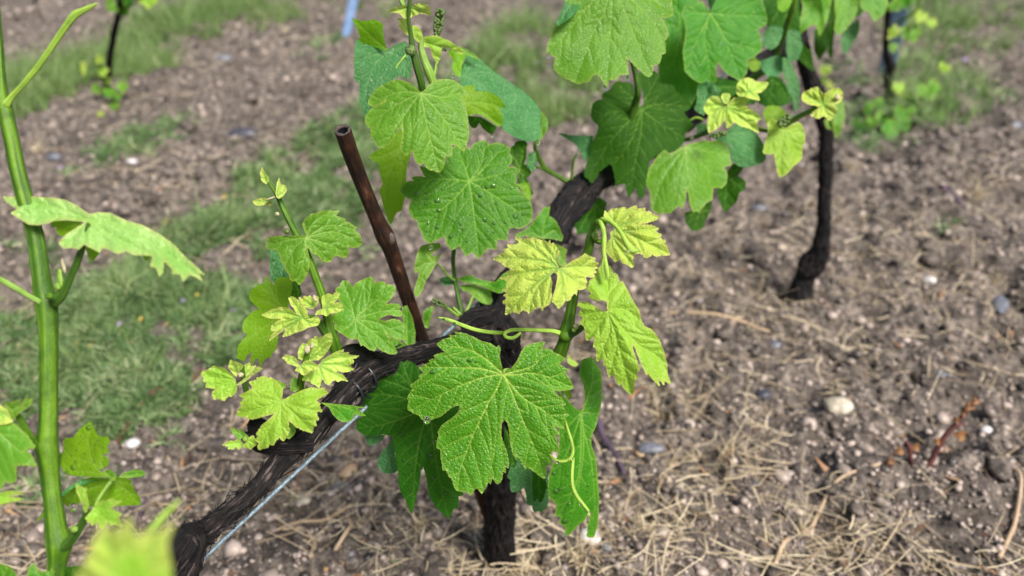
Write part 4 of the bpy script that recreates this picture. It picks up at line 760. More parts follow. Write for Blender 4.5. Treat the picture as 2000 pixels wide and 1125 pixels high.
# the main leaf
leaf(S1, '982,728 981,718 979,710 976,695 978,680 974,674 970,678 965,675 958,670 940,666 928,659 916,654 904,650 888,648 892,655 877,654 880,659 869,661 860,666 853,672 860,680 865,685 870,688 858,690 847,694 850,700 837,703 839,707 828,713 818,718 824,724 828,728 817,735 820,739 810,746 801,752 806,760 800,768 795,777 798,784 796,792 796,800 810,808 818,811 822,818 829,822 840,821 850,817 860,814 880,798 890,793 898,792 897,802 888,812 872,824 862,831 858,838 855,846 857,850 853,862 852,875 860,878 861,894 864,908 864,919 871,919 878,933 882,934 886,948 891,958 900,960 911,961 919,968 924,962 928,955 933,955 941,965 948,955 953,942 958,946 961,934 966,940 972,946 978,942 981,936 982,922 988,924 987,912 993,915 994,904 992,893 990,882 982,860 979,850 979,840 980,828 985,820 991,826 995,846 997,868 1001,884 1004,892 1008,899 1011,890 1018,902 1027,918 1029,912 1044,922 1054,930 1064,936 1066,922 1068,908 1079,910 1078,900 1076,890 1078,881 1090,884 1093,880 1089,864 1085,850 1094,848 1088,840 1082,832 1094,836 1106,839 1106,830 1104,816 1112,810 1104,802 1100,794 1106,790 1098,780 1088,770 1082,763 1090,764 1100,763 1110,762 1121,758 1117,748 1110,736 1104,728 1111,722 1100,716 1093,711 1104,700 1092,692 1087,690 1082,688 1078,683 1072,681 1065,680 1058,682 1066,668 1056,667 1048,669 1036,672 1026,676 1022,680 1018,686 1010,704 998,720 986,728', (983,731), .645, 'hero', tips=[[(962,712),(936,692),(908,680),(880,676),(860,672)],[(962,733),(940,738),(912,748),(888,758),(850,776),(806,800)],[(968,765),(952,790),(938,820),(924,850),(908,892),(898,920),(894,955)],[(990,745),(1000,766),(1016,806),(1034,850),(1050,890),(1063,930)],[(1005,732),(1030,728),(1055,731),(1080,740),(1118,757)],[(1040,715),(1062,690)],[(1020,775),(1060,800),(1104,836)],[(940,720),(905,718),(850,717),(822,718)]], cup=-1.8, puff=.0013, step=1.65, amp=.8, sp=9, ty=.10, tx=0, fold=-.12, foldax=85, key='M', pet=[(990,722,.66,7),(1030,728,.70,9),(1070,712,.72,10)])
leaf(S1, '760,710 768,706 777,704 784,706 790,707 795,703 804,707 813,713 825,728 837,756 870,760 898,792 892,816 885,840 873,861 880,900 892,946 905,967 895,970 895,982 893,993 886,994 882,1004 876,1012 864,1002 855,994 847,982 840,973 836,955 834,937 830,922 828,910 822,919 820,935 818,952 812,970 810,982 807,995 805,1005 798,992 792,976 786,966 781,955 779,940 778,922 774,898 771,873 765,852 750,848 734,849 722,852 710,849 702,844 695,837 696,828 698,819 704,816 710,813 706,804 707,795 713,774 701,777 695,774 699,765 704,756 712,747 719,740 716,736 728,731 740,725 754,720 768,719 764,714', (838,800), .735, 'drk', tips=[[(810,760),(790,720),(795,706)],[(800,780),(750,770),(712,770)],[(790,815),(745,830),(700,836)],[(822,850),(812,910),(806,1000)],[(845,850),(855,920),(875,1008)],[(800,750),(762,715)],[(815,770),(760,745),(720,742)]], cup=-2.0, puff=.0008, step=2.2, amp=1.5, sp=12, ty=-.1, fold=-.3, foldax=-100, key='D1', pet=[(900,770,.75,7),(1000,740,.79,8)])
leaf(S1, '713,852 730,850 753,849 748,858 740,864 732,868 725,872 716,862', (750,850), .775, 'tea', amp=.6); leaf(S1, '786,836 790,838 790,849 784,856 777,861 772,878 771,892 776,905 777,919 768,924 759,925 748,922 742,916 738,906 740,895 746,882 756,873 764,860 770,848', (788,842), .765, 'tea', amp=.8, step=2.5, tx=.5)
leaf(S1, '1136,703 1146,699 1155,698 1161,703 1165,710 1173,723 1176,745 1175,769 1175,786 1172,802 1168,818 1165,831 1160,842 1155,851 1155,868 1160,882 1164,894 1166,915 1167,937 1169,957 1170,976 1169,1000 1167,1022 1164,1036 1159,1050 1146,1048 1148,1032 1150,1019 1154,1006 1146,1009 1143,1015 1139,1020 1133,1022 1126,1029 1118,1038 1109,1047 1104,1045 1105,1034 1103,1025 1096,1026 1091,1022 1094,1014 1093,1009 1085,1009 1086,996 1088,986 1080,978 1073,973 1071,950 1072,935 1075,920 1080,908 1086,900 1090,887 1093,874 1090,828 1086,800 1086,772 1103,775 1112,784 1119,792 1126,798 1134,803 1138,798 1140,792 1142,780 1142,769 1139,750 1131,733 1133,716', (1136,805), .72, 'mat', tips=[[(1148,775),(1158,740),(1156,704)],[(1152,806),(1170,818)],[(1120,822),(1098,850),(1090,870)],[(1140,850),(1138,900),(1128,960),(1110,1040)],[(1140,840),(1155,900),(1162,980),(1156,1044)],[(1110,880),(1080,925)],[(1130,930),(1096,1000)]], cup=-1.5, tx=-.15, puff=.0008, step=2.1, amp=1.4, sp=10, fold=-.3, foldax=-95, key='D2', pet=[(1110,790,.74,6),(1070,730,.74,7)])
leaf(S1, '1100,740 1105,745 1112,760 1118,775 1110,780 1100,768', (1102,745), .74, 'lit', amp=0); leaf(S1, '1108,692 1116,700 1130,712 1124,716 1116,714 1108,706', (1110,700), .9, 'lim', amp=1, step=2.5)
leaf(S1, '1000,903 996,910 995,918 991,931 997,938 996,949 999,961 1012,960 1020,955 1027,949 1028,970 1030,985 1039,987 1040,995 1043,1000 1051,998 1058,1001 1063,995 1067,990 1071,982 1070,926 1060,900 1041,885 1018,883', (1030,900), .80, 'tea', amp=1.2, step=2.6, puff=.0003); leaf(S1, '1040,915 1062,920 1068,950 1062,972 1054,982 1050,972 1042,980 1040,950', (1052,918), .785, 'drk', amp=1.5, step=2.6); leaf(S1, '985,830 995,850 1010,900 1005,915 992,905 984,870', (990,840), .76, 'drk', amp=0)
# --- upper middle shoot
SU = shoot([(930,690,.84,14),(912,650,.845,11),(903,628,.845,10),(899,600,.845,9),(890,555,.845,8),(885,510,.84,8),(888,460,.84,9),(880,400,.835,11),(862,320,.82,13),(840,250,.79,15),(828,190,.76,15),(822,160,.745,14),(813,125,.735,15),(806,95,.73,13),(802,65,.725,9),(798,38,.72,8),(800,10,.715,8),(803,-40,.71,8)], mat=M_STEMD, sides=16, n=120)
bud(SU, 802, 98, .725, 22, 22, M_BUD, 'flower_knot'); tube('tendril', [(792,108,.725,4),(784,118,.722,3),(776,128,.72,3),(774,134,.72,3)], M_TEND, SU, 8)
tube('side_shoot', [(900,615,.84,6),(885,600,.84,5)], M_PET, SU, 8)
tube('side_shoot', [(846,162,.765,16),(838,140,.76,18),(830,122,.758,16),(822,92,.756,12),(822,70,.754,8),(812,54,.752,6)], M_PET, SU, 12); tube('side_shoot', [(842,160,.765,10),(850,140,.765,8),(852,124,.765,6)], M_PET, SU, 10); tube('petiole', [(786,-20,.72,9),(784,0,.72,10),(790,14,.72,9)], M_PET, SU, 8)
leaf(SU, '820,179 815,172 808,168 800,162 786,157 776,155 764,157 757,162 750,164 738,172 730,180 722,191 719,204 726,208 736,206 746,200 754,196 738,206 726,212 720,218 714,228 714,240 718,247 724,250 724,260 723,268 726,274 732,278 738,286 746,290 754,285 760,280 766,275 770,268 774,262 778,252 784,248 786,256 786,264 783,276 781,288 786,298 792,306 798,300 806,294 807,302 810,310 814,318 820,323 828,318 832,326 838,332 848,333 858,337 864,330 868,320 869,312 870,304 876,306 883,305 883,294 882,282 888,284 894,286 900,292 906,296 910,289 912,280 915,270 916,260 914,240 912,220 908,204 902,190 914,186 908,175 900,166 892,160 884,156 870,154 856,155 846,159 838,166 830,175 824,179', (822,181), .735, 'mid', tips=[[(780,180),(726,200)],[(775,205),(722,240)],[(790,225),(750,284)],[(832,235),(845,290),(856,332)],[(862,225),(885,260),(906,290)],[(865,190),(900,180)]], cup=-2, fold=-.3, foldax=85, puff=.0014, step=2.1, amp=1.2, sp=9, ty=-.2, key='U1')
leaf(SU, '872,304 882,288 890,285 900,286 915,290 920,290 922,283 930,278 938,274 948,275 953,278 956,283 965,279 976,279 988,284 998,290 996,296 995,300 1000,304 1001,310 998,320 992,326 1000,325 1008,326 1013,329 1016,334 1010,340 1008,344 1008,356 1012,368 1017,373 1022,380 1034,390 1038,397 1039,404 1040,418 1038,432 1033,438 1026,442 1020,446 1014,447 1003,445 994,446 992,458 991,470 982,468 972,469 970,478 971,487 962,487 952,485 944,495 934,506 927,498 921,493 916,498 911,502 903,490 897,480 890,486 882,489 874,480 872,476 869,462 854,468 840,476 833,472 828,468 824,460 822,452 818,446 816,440 815,436 816,432 810,430 806,426 800,418 798,408 800,398 804,390 796,388 790,384 784,378 781,372 784,364 790,358 800,353 808,353 803,346 816,344 830,346 824,335 820,324 838,328 856,336 862,328 868,318', (917,354), .80, 'mat', tips=[[(945,330),(985,284)],[(908,325),(893,290)],[(880,350),(835,352),(786,366)],[(890,385),(850,420),(822,445)],[(923,395),(930,450),(934,500)],[(950,372),(1000,405),(1034,428)],[(960,345),(1010,332)],[(940,320),(948,280)]], cup=-1.0, puff=.0011, step=2.1, amp=.8, sp=11, ty=-.15, wave=.003, key='U2')
leaf(SU, '696,76 710,86 740,92 757,98 762,94 774,86 792,80 802,96 804,120 804,138 801,154 790,151 780,148 768,156 755,165 740,175 728,190 724,215 722,250 716,245 712,225 702,200 702,160 697,162 692,154 692,136 691,120 693,90', (757,102), .84, 'tea', tips=[[(730,130),(715,180),(712,230)],[(720,110),(696,120)],[(780,110),(800,145)],[(780,95),(792,85)]], puff=.0008, step=2.6, amp=.8, sp=12, ty=-.1)
leaf(SU, '686,33 694,38 704,40 716,41 732,38 742,42 748,48 748,60 749,70 752,84 757,99 748,97 740,94 724,90 710,86 696,78 704,74 700,62 696,52 690,42', (757,99), .845, 'lit', puff=.0006, step=2.6, amp=.8, sp=12, ty=.5)
leaf(SU, '902,96 916,102 930,110 945,122 960,136 976,147 992,158 1008,169 1024,180 1036,190 1048,204 1056,218 1060,232 1058,244 1057,260 1052,272 1042,276 1030,276 1020,274 1010,270 996,262 982,252 980,236 978,220 966,198 950,180 926,176 902,170 898,155 902,140 906,125 910,112', (905,150), .87, 'tea', tips=[[(950,140),(1000,175),(1050,250)],[(940,165),(980,220),(1010,265)],[(930,125),(980,150)]], puff=.0005, step=2.8, amp=.6, sp=14, ty=-.3, cup=-2)
leaf(SU, '876,98 886,96 896,98 910,108 906,118 902,128 901,140 900,150 890,148 886,140 882,130 886,118 882,112 877,108', (900,150), .86, 'lit', step=2.8, amp=1, sp=12); leaf(SU, '1058,216 1064,226 1070,236 1070,246 1068,256 1062,266 1056,272 1050,285 1046,276 1056,258 1058,244', (1058,270), .875, 'mat', step=2.8, amp=.6)
leaf(SU, '896,86 902,92 915,98 930,108 938,118 925,113 912,108 902,102', (900,95), .865, 'mat', amp=0)
leaf(SU, '902,188 914,186 908,176 904,168 916,168 927,166 928,178 942,178 956,180 966,185 976,192 984,202 989,212 982,210 974,208 979,220 983,234 982,241 978,248 966,242 958,236 948,229 938,224 928,222 914,226 910,215 906,206', (905,200), .835, 'lit', step=2.6, amp=1.2, sp=9, tips=[[(940,200),(985,210)],[(930,210),(975,243)],[(915,185),(925,170)]])
leaf(SU, '914,226 938,228 955,238 970,248 966,256 960,264 952,258 944,252 936,240 930,250 922,250 916,240', (930,226), .86, 'drk', step=3, amp=.6)
leaf(SU, '778,258 784,252 787,262 786,276 795,288 804,300 800,308 796,320 794,340 793,360 792,380 788,396 784,412 778,414 772,420 768,430 764,440 756,425 748,400 741,371 748,360 742,340 740,320 728,314 720,306 730,298 740,292 752,285 765,272', (780,290), .86, 'lit', tips=[[(765,325),(755,350),(752,390)],[(785,330),(780,400)],[(750,305),(724,306)]], step=2.6, amp=.8, sp=12, flip=True)
leaf(SU, '758,25 762,19 768,16 780,12 792,9 800,12 810,8 820,6 830,8 838,12 840,20 843,30 832,28 820,26 812,30 806,32 798,36 789,36 784,30 780,26 768,24', (798,14), .715, 'yel', step=2.0, amp=1.2, sp=6, puff=.0017, ty=.6)
leaf(SU, '776,36 786,36 794,38 802,50 806,62 798,70 790,66 786,60 782,55 778,50 782,46', (802,68), .735, 'yel', step=2, amp=1.3, sp=6, puff=.0017); leaf(SU, '804,50 812,50 820,56 824,64 825,72 820,84 812,78 806,70', (806,60), .745, 'lim', step=2.2, amp=1, sp=8)
leaf(SU, '827,74 832,70 840,70 852,69 864,74 878,80 890,88 900,96 908,106 898,104 888,100 878,94 868,90 862,96 862,104 860,114 854,124 849,116 844,108 842,98 838,92 828,92', (832,84), .775, 'lim', step=2.2, amp=1.2, sp=7, puff=.0016, ty=.3)
cluster(SU, (861,20), (853,68), .80, 22, 90, 3); cluster(SU, (870,84), (868,98), .80, 14, 24, 4); tube('stalk', [(853,68,.80,5),(850,90,.79,5),(852,120,.78,6)], M_PET, SU, 8)
cluster(SU, (845,586), (872,600), .83, 15, 50, 5); tube('stalk', [(868,598,.83,7),(880,606,.835,6),(895,618,.84,6)], M_PET, SU, 8)
tube('petiole', [(888,548,.842,6),(875,538,.838,5),(864,525,.832,5),(855,515,.83,4)], M_PET, SU, 8)
leaf(SU, '827,478 840,476 858,474 862,481 854,488 846,493 844,498 847,501 855,498 863,495 858,505 852,515 848,522 845,528 839,538 833,546 828,558 825,568 820,575 815,581 810,577 808,570 812,556 817,542 819,530 815,531 811,534 810,523 811,513 814,498 819,485', (850,512), .825, 'mid', step=2.4, amp=.8, sp=10, tx=-.3, tips=[[(832,520),(816,572)],[(835,500),(830,482)],[(850,500),(861,480)],[(828,515),(814,525)]])
leaf(SU, '858,544 866,541 874,540 890,541 897,556 886,556 875,557 864,556', (895,550), .85, 'tea', step=3, amp=.6, ty=-.6); leaf(SU, '890,545 913,538 917,536 928,542 940,546 954,549 968,550 978,540 988,532 997,528 1002,540 998,554 985,570 976,573 968,571 962,569 948,562 930,556 910,552', (950,556), .845, 'mat', step=3, amp=.6, ty=-.5)
leaf(SU, '897,558 915,555 935,560 958,568 962,587 960,592 956,596 948,594 940,591 932,585 925,581 920,575 915,569 905,569', (930,560), .86, 'mat', step=3, amp=.8, flip=True)
tube('petiole', [(903,622,.845,6),(915,600,.85,6),(925,575,.852,5)], M_PET, SU, 8)
leaf(SU, '996,292 1010,276 1026,274 1030,282 1028,290 1028,305 1024,320 1032,328 1038,336 1036,342 1028,348 1034,362 1042,380 1036,383 1024,378 1010,352 1012,343 1014,332 1006,325 998,318', (1015,330), .87, 'drk', step=3, amp=1); leaf(SU, '1010,360 1022,357 1034,356 1036,368 1038,380 1036,392 1026,384 1020,372', (1030,360), .865, 'lit', step=3, amp=.8)
leaf(SU, '1032,300 1045,295 1050,310 1046,330 1036,335 1028,318', (1046,300), .89, 'tea', step=3, amp=0); leaf(SU, '885,440 912,430 925,440 925,452 905,460', (905,445), .86, 'drk', step=3, amp=0)
# small shoots on the right arm
SA = shoot([(1118,360,.98,12),(1100,350,.975,10),(1082,340,.97,9),(1066,330,.965,10),(1056,315,.96,9),(1046,294,.95,8),(1044,280,.94,7)], mat=M_STEM, sides=12)
tube('side_shoot', [(1066,331,.965,7),(1048,326,.96,5),(1028,322,.95,4)], M_STEM, SA, 8); tube('petiole', [(1116,352,.978,7),(1118,330,.975,5),(1121,312,.97,5),(1127,300,.97,4)], M_STEM, SA, 8)
leaf(SA, '1090,260 1100,261 1110,264 1134,265 1158,266 1157,280 1156,296 1150,306 1144,314 1139,309 1136,304 1130,290 1122,280 1106,270', (1128,300), .97, 'tea', step=3, amp=1)
leaf(SA, '1038,438 1050,422 1064,404 1069,405 1074,402 1073,412 1072,422 1080,426 1086,432 1094,448 1100,464 1098,471 1084,468 1070,466 1058,467 1046,464 1036,463 1026,460 1016,463 1006,464 1010,456 1025,450', (1060,466), .90, 'mat', step=2.8, amp=1, tips=[[(1062,440),(1071,408)],[(1080,450),(1096,464)],[(1040,455),(1012,462)]]); leaf(SA, '1084,476 1095,480 1108,488 1106,494 1104,500 1106,510 1106,516 1098,520 1090,518 1080,500', (1090,495), .91, 'mid', step=3, amp=.6)
leaf(SA, '1158,390 1170,384 1186,396 1182,406 1190,420 1186,435 1180,443 1165,450 1150,456 1138,455 1126,458 1126,450 1124,444 1112,442 1116,430 1124,420 1140,405', (1160,400), 1.02, 'drk', step=3, amp=1.2, sp=10); leaf(SA, '1160,388 1172,384 1160,400 1140,416 1122,432 1118,424 1140,404', (1160,392), 1.01, 'tea', step=3, amp=0)
tube('shoot', [(1010,470,.90,6),(1004,490,.895,6),(1000,520,.89,6)], M_STEMD, SA, 8)
# --- upper right shoots
SR = shoot([(1200,330,1.01,18),(1222,270,.98,16),(1240,205,.95,15),(1246,180,.93,12),(1240,140,.92,11),(1228,100,.91,10),(1200,40,.90,9),(1190,-40,.88,9)], mat=M_STEMD, sides=14)
leaf(SR, '1104,-10 1102,8 1096,24 1090,38 1086,46 1084,52 1078,66 1072,80 1069,92 1068,102 1078,110 1086,112 1083,122 1082,132 1087,140 1094,146 1103,152 1112,156 1121,161 1130,164 1140,160 1150,160 1155,154 1158,148 1165,146 1170,148 1174,154 1178,160 1182,166 1186,170 1189,163 1190,156 1198,157 1206,154 1208,150 1212,146 1222,146 1228,145 1226,128 1224,112 1236,124 1250,138 1256,144 1264,150 1268,151 1272,148 1275,138 1276,128 1282,128 1288,124 1291,115 1292,106 1296,106 1300,104 1300,92 1298,80 1303,75 1306,68 1303,56 1298,46 1296,40 1292,34 1304,34 1314,30 1314,20 1312,10 1314,-12 1300,-40 1250,-80 1170,-90 1120,-50', (1193,-28), .84, 'mid', tips=[[(1150,10),(1110,60),(1072,98)],[(1180,26),(1160,60),(1125,155)],[(1195,30),(1190,80),(1185,165)],[(1215,10),(1234,55),(1270,145)],[(1235,0),(1280,50),(1298,100)],[(1240,-20),(1308,20)],[(1150,-20),(1106,10)]], cup=-.8, puff=.0010, step=2.6, amp=1.2, sp=10, ty=-.15, key='R1')
leaf(SR, '1104,-10 1108,0 1120,-5 1140,0 1130,18 1115,35 1095,48 1088,52 1086,46 1090,38 1096,24 1102,8', (1120,0), .835, 'tea', step=3, amp=0, ty=-.6)
leaf(SR, '1202,160 1210,157 1216,160 1232,162 1236,166 1238,172 1240,185 1244,200 1251,208 1256,205 1258,190 1254,176 1250,165 1246,152 1248,142 1262,138 1282,140 1285,150 1286,164 1300,164 1314,166 1318,171 1320,178 1326,181 1332,186 1344,196 1350,208 1343,216 1336,218 1340,226 1346,232 1352,240 1355,246 1353,250 1345,254 1338,262 1338,270 1336,276 1330,285 1320,292 1312,298 1304,300 1290,296 1278,306 1268,316 1267,328 1264,340 1262,352 1260,368 1258,383 1252,388 1247,386 1244,372 1240,366 1234,378 1228,386 1224,374 1221,359 1212,360 1203,363 1200,340 1196,325 1190,320 1180,328 1170,336 1164,348 1156,358 1149,350 1141,344 1142,332 1146,320 1150,308 1154,296 1152,288 1158,275 1166,260 1168,251 1168,244 1158,236 1154,228 1155,220 1156,210 1160,200 1168,195 1176,194 1176,187 1178,182 1185,178 1192,174 1196,166', (1254,215), .96, 'drk', tips=[[(1210,217),(1162,225)],[(1285,203),(1345,208)],[(1235,190),(1205,166)],[(1225,240),(1190,280),(1152,348)],[(1252,260),(1240,320),(1232,380)],[(1280,235),(1335,268)],[(1262,190),(1285,150)],[(1235,270),(1200,320)]], cup=-.9, puff=.0007, step=2.7, amp=1.2, sp=11, ty=-.1, key='R3')
leaf(SR, '1170,336 1186,322 1200,320 1200,345 1196,365 1186,360 1176,350', (1190,325), 1.0, 'tea', step=3, amp=0)
S7 = shoot([(1240,300,1.05,14),(1280,285,1.03,11),(1330,275,1.01,9),(1365,265,.99,9),(1390,250,.97,8),(1412,210,.95,6),(1440,185,.94,6),(1464,172,.93,5)], mat=M_STEMD, sides=12)
leaf(S7, '1299,292 1291,298 1283,306 1276,318 1267,331 1263,345 1261,361 1266,368 1270,376 1271,394 1274,411 1280,414 1286,418 1298,416 1311,416 1314,412 1324,402 1328,404 1331,408 1336,398 1340,388 1340,378 1341,367 1345,380 1347,395 1350,405 1354,415 1359,412 1364,415 1370,407 1379,397 1385,393 1391,390 1392,378 1393,367 1402,366 1411,368 1414,364 1418,360 1420,349 1420,338 1414,328 1420,324 1429,322 1426,310 1425,296 1422,288 1418,281 1411,278 1405,274 1390,276 1375,274 1360,278 1347,281 1337,285 1329,288 1323,291 1318,296 1308,301', (1341,286), .95, 'mid', tips=[[(1315,320),(1290,360),(1276,408)],[(1305,310),(1266,345)],[(1342,330),(1352,370),(1362,410)],[(1370,320),(1414,358)],[(1385,296),(1424,300)],[(1328,340),(1318,400)]], cup=-1.5, fold=-.25, foldax=80, puff=.0010, step=2.6, amp=1, sp=10, ty=-.2)
leaf(S7, '1418,338 1425,328 1432,319 1442,322 1453,326 1446,336 1441,344 1450,348 1457,356 1457,363 1455,370 1449,374 1443,377 1441,385 1439,393 1428,404 1416,415 1409,402 1404,388 1402,380 1400,374 1410,355', (1420,345), 1.02, 'drk', step=3, amp=1); leaf(S7, '1391,392 1389,404 1386,415 1378,430 1373,445 1364,449 1354,452 1347,445 1341,438 1339,427 1338,416 1346,413 1354,409 1375,400', (1370,405), 1.0, 'drk', step=3, amp=1.2, sp=9)
leaf(S7, '1386,264 1400,262 1420,256 1440,240 1456,246 1470,256 1482,266 1490,280 1495,294 1496,310 1488,318 1480,322 1464,326 1448,326 1440,322 1432,316 1428,306 1426,296 1424,288 1420,280 1402,276', (1420,262), .99, 'tea', step=3, amp=1, cup=-2)
leaf(S7, '1364,166 1374,161 1386,159 1398,166 1406,176 1404,186 1400,192 1388,198 1378,206 1378,216 1376,226 1365,221 1356,214 1360,202 1362,190 1361,178', (1375,205), 1.0, 'tea', step=3, amp=1, puff=.002); leaf(S7, '1360,246 1370,240 1382,243 1384,254 1374,262 1362,260', (1362,258), .99, 'tea', step=3, amp=.5)
leaf(S7, '1374,212 1377,204 1380,198 1384,192 1390,188 1396,187 1402,188 1407,194 1410,202 1418,208 1425,198 1434,190 1448,191 1462,192 1460,198 1454,204 1462,210 1470,216 1480,223 1488,230 1478,238 1481,250 1482,260 1472,255 1462,250 1454,248 1446,246 1434,238 1428,246 1420,250 1417,242 1416,234 1408,244 1402,250 1393,256 1384,259 1382,250 1382,242 1383,234 1384,226 1378,220', (1414,208), .935, 'yel', tips=[[(1395,220),(1386,255)],[(1395,205),(1378,210)],[(1440,225),(1480,256)],[(1440,205),(1460,195)],[(1420,230),(1420,246)],[(1450,220),(1484,230)]], step=2.3, amp=1.3, sp=6, puff=.0022)
leaf(S7, '1439,168 1441,162 1446,156 1454,153 1462,152 1470,155 1478,160 1490,160 1501,161 1498,168 1494,174 1486,180 1478,182 1482,188 1484,196 1472,194 1462,192 1454,189 1446,188 1441,186 1438,180', (1464,180), .925, 'yel', step=2.3, amp=1.6, sp=5, puff=.0022); leaf(S7, '1408,190 1410,185 1414,182 1420,182 1426,184 1426,191 1424,198 1419,203 1414,202', (1416,200), .93, 'yel', step=2.5, amp=1, sp=5)
cluster(S7, (1390,265), (1419,260), .915, 14, 60, 6); tube('tendril', [(1421,200,.925,3),(1420,225,.925,3),(1418,250,.93,3)], M_TEND, S7, 6); tube('petiole', [(1346,236,.98,4),(1360,230,.975,5),(1374,234,.97,4)], M_TEND, S7, 6)
S8 = shoot([(1400,215,1.18,12),(1460,245,1.10,10),(1505,256,1.03,9),(1530,247,1.0,9),(1552,233,.99,10),(1580,218,.98,10),(1606,208,.97,8),(1622,200,.965,5)], mat=M_STEM, sides=12)
leaf(S8, '1508,230 1502,236 1498,242 1500,254 1498,266 1493,282 1490,298 1497,301 1504,302 1512,300 1514,311 1516,322 1518,334 1522,346 1528,345 1534,342 1542,334 1550,324 1558,318 1566,310 1567,298 1568,286 1572,276 1573,266 1571,256 1568,246 1564,240 1558,238 1548,242 1536,250 1528,247 1522,240', (1534,252), .98, 'lim', tips=[[(1526,290),(1524,342)],[(1512,270),(1494,296)],[(1548,280),(1562,308)],[(1550,258),(1570,256)],[(1515,252),(1502,244)]], step=2.6, amp=1.2, sp=8, puff=.0014, cup=-2); leaf(S8, '1490,220 1494,212 1498,208 1510,206 1522,208 1530,214 1536,220 1530,228 1522,234 1508,240 1498,242 1494,232', (1515,225), 1.0, 'lit', step=3, amp=1.2, sp=7)
leaf(S8, '1567,196 1566,188 1568,182 1574,178 1580,176 1588,172 1598,170 1603,177 1608,184 1615,180 1622,176 1630,172 1640,172 1645,178 1647,184 1645,193 1640,200 1634,203 1628,202 1633,208 1636,214 1634,221 1630,228 1625,231 1620,236 1615,230 1610,226 1604,229 1598,232 1590,228 1582,226 1590,218 1600,210 1592,206 1586,206 1576,202', (1608,204), .96, 'yel', step=2.3, amp=1.6, sp=6, puff=.0022); bud(S8, 1636, 190, .955, 12, 12, M_FUZZ, 'shoot_tip'); cluster(S8, (1524,243), (1543,226), .955, 20, 70, 7)
S9 = shoot([(1440,170,1.25,14),(1490,140,1.22,14),(1515,115,1.2,13),(1520,95,1.18,12),(1535,55,1.15,12),(1550,10,1.12,12),(1560,-50,1.1,12)], mat=M_STEM, sides=12)
leaf(S9, '1338,10 1352,14 1360,6 1372,2 1384,20 1390,-5 1410,-30 1450,-40 1480,-20 1488,0 1492,10 1495,22 1498,30 1498,46 1489,53 1480,58 1484,66 1486,76 1488,88 1488,98 1479,106 1470,114 1464,116 1460,120 1461,130 1460,138 1454,149 1446,158 1436,153 1426,148 1417,141 1410,134 1406,127 1402,122 1399,132 1398,140 1399,150 1398,160 1384,163 1370,164 1360,158 1350,152 1344,146 1338,140 1336,120 1334,100 1337,80 1340,60 1337,40 1330,28', (1388,26), 1.02, 'mat', tips=[[(1430,30),(1492,30)],[(1410,62),(1430,110),(1445,152)],[(1370,62),(1352,100),(1344,138)],[(1375,75),(1385,120),(1388,160)],[(1360,26),(1340,20)],[(1425,85),(1484,95)]], cup=-.8, puff=.0011, step=2.8, amp=1, sp=11, key='R2')
leaf(S9, '1370,-30 1384,-30 1404,-20 1400,-5 1392,12 1388,24 1384,10 1382,-8', (1388,22), 1.01, 'tea', step=3, amp=0, tx=.8)
leaf(S9, '1280,0 1300,-10 1340,-10 1365,0 1362,30 1370,40 1345,60 1346,100 1360,140 1365,180 1350,205 1330,190 1312,172 1300,165 1284,162 1286,140 1284,100 1290,60 1300,30', (1330,60), 1.08, 'mat', step=3.2, amp=1.2, tips=[[(1320,110),(1300,155)],[(1335,120),(1350,195)],[(1310,50),(1290,100)],[(1325,20),(1300,0)]]); leaf(S9, '1296,150 1340,140 1380,160 1400,150 1440,160 1460,150 1478,170 1470,200 1430,205 1400,215 1360,215 1330,200 1300,190', (1380,170), 1.13, 'drk', step=3.5, amp=1.5)  # second leaf is a dark fill, painting the shaded gap between leaves
leaf(S9, '1504,148 1514,149 1526,152 1532,163 1538,176 1544,186 1548,196 1540,202 1530,206 1516,209 1502,210 1490,206 1480,200 1482,188 1486,176 1492,160', (1510,155), 1.16, 'drk', step=3.2, amp=.8); leaf(S9, '1490,66 1497,58 1506,50 1518,50 1530,56 1527,72 1520,88 1513,94 1506,98 1498,94 1490,88', (1518,92), 1.14, 'tea', step=3.2, amp=.6)
leaf(S9, '1528,112 1535,112 1542,116 1550,134 1558,152 1561,166 1562,180 1560,200 1558,218 1552,216 1550,204 1548,192 1543,184 1538,176 1536,166 1536,156 1530,150 1528,130', (1532,114), 1.1, 'tea', step=3, amp=1, tx=-.4); leaf(S9, '1538,60 1550,58 1562,62 1565,76 1568,90 1564,103 1558,116 1550,120 1542,118 1538,108 1536,100 1536,80', (1542,64), 1.15, 'tea', step=3.2, amp=.8)
leaf(S9, '1490,0 1500,-12 1530,-15 1560,-10 1562,25 1562,60 1566,78 1570,95 1558,110 1540,75 1530,62 1515,50 1500,60 1494,30', (1530,0), 1.17, 'drk', step=3.2, amp=1.2); leaf(S9, '1500,115 1520,105 1532,118 1528,140 1515,152 1500,150 1488,135 1478,120', (1515,110), 1.17, 'tea', step=3.2, amp=.8); leaf(S9, '1462,120 1475,112 1486,122 1482,136 1470,140 1463,132', (1475,120), 1.12, 'lit', step=3, amp=1); leaf(S9, '1518,0 1532,-6 1548,0 1540,16 1530,24 1520,18', (1532,0), 1.1, 'lit', step=3, amp=1)
leaf(S9, '1430,160 1455,150 1485,160 1490,185 1470,205 1440,195', (1460,160), 1.2, 'drk', step=3.5, amp=1); leaf(S9, '1540,95 1560,80 1585,100 1590,140 1575,130 1556,112', (1560,85), 1.22, 'drk', step=3.5, amp=1)  # dark backing leaves added to paint shade into the canopy gaps
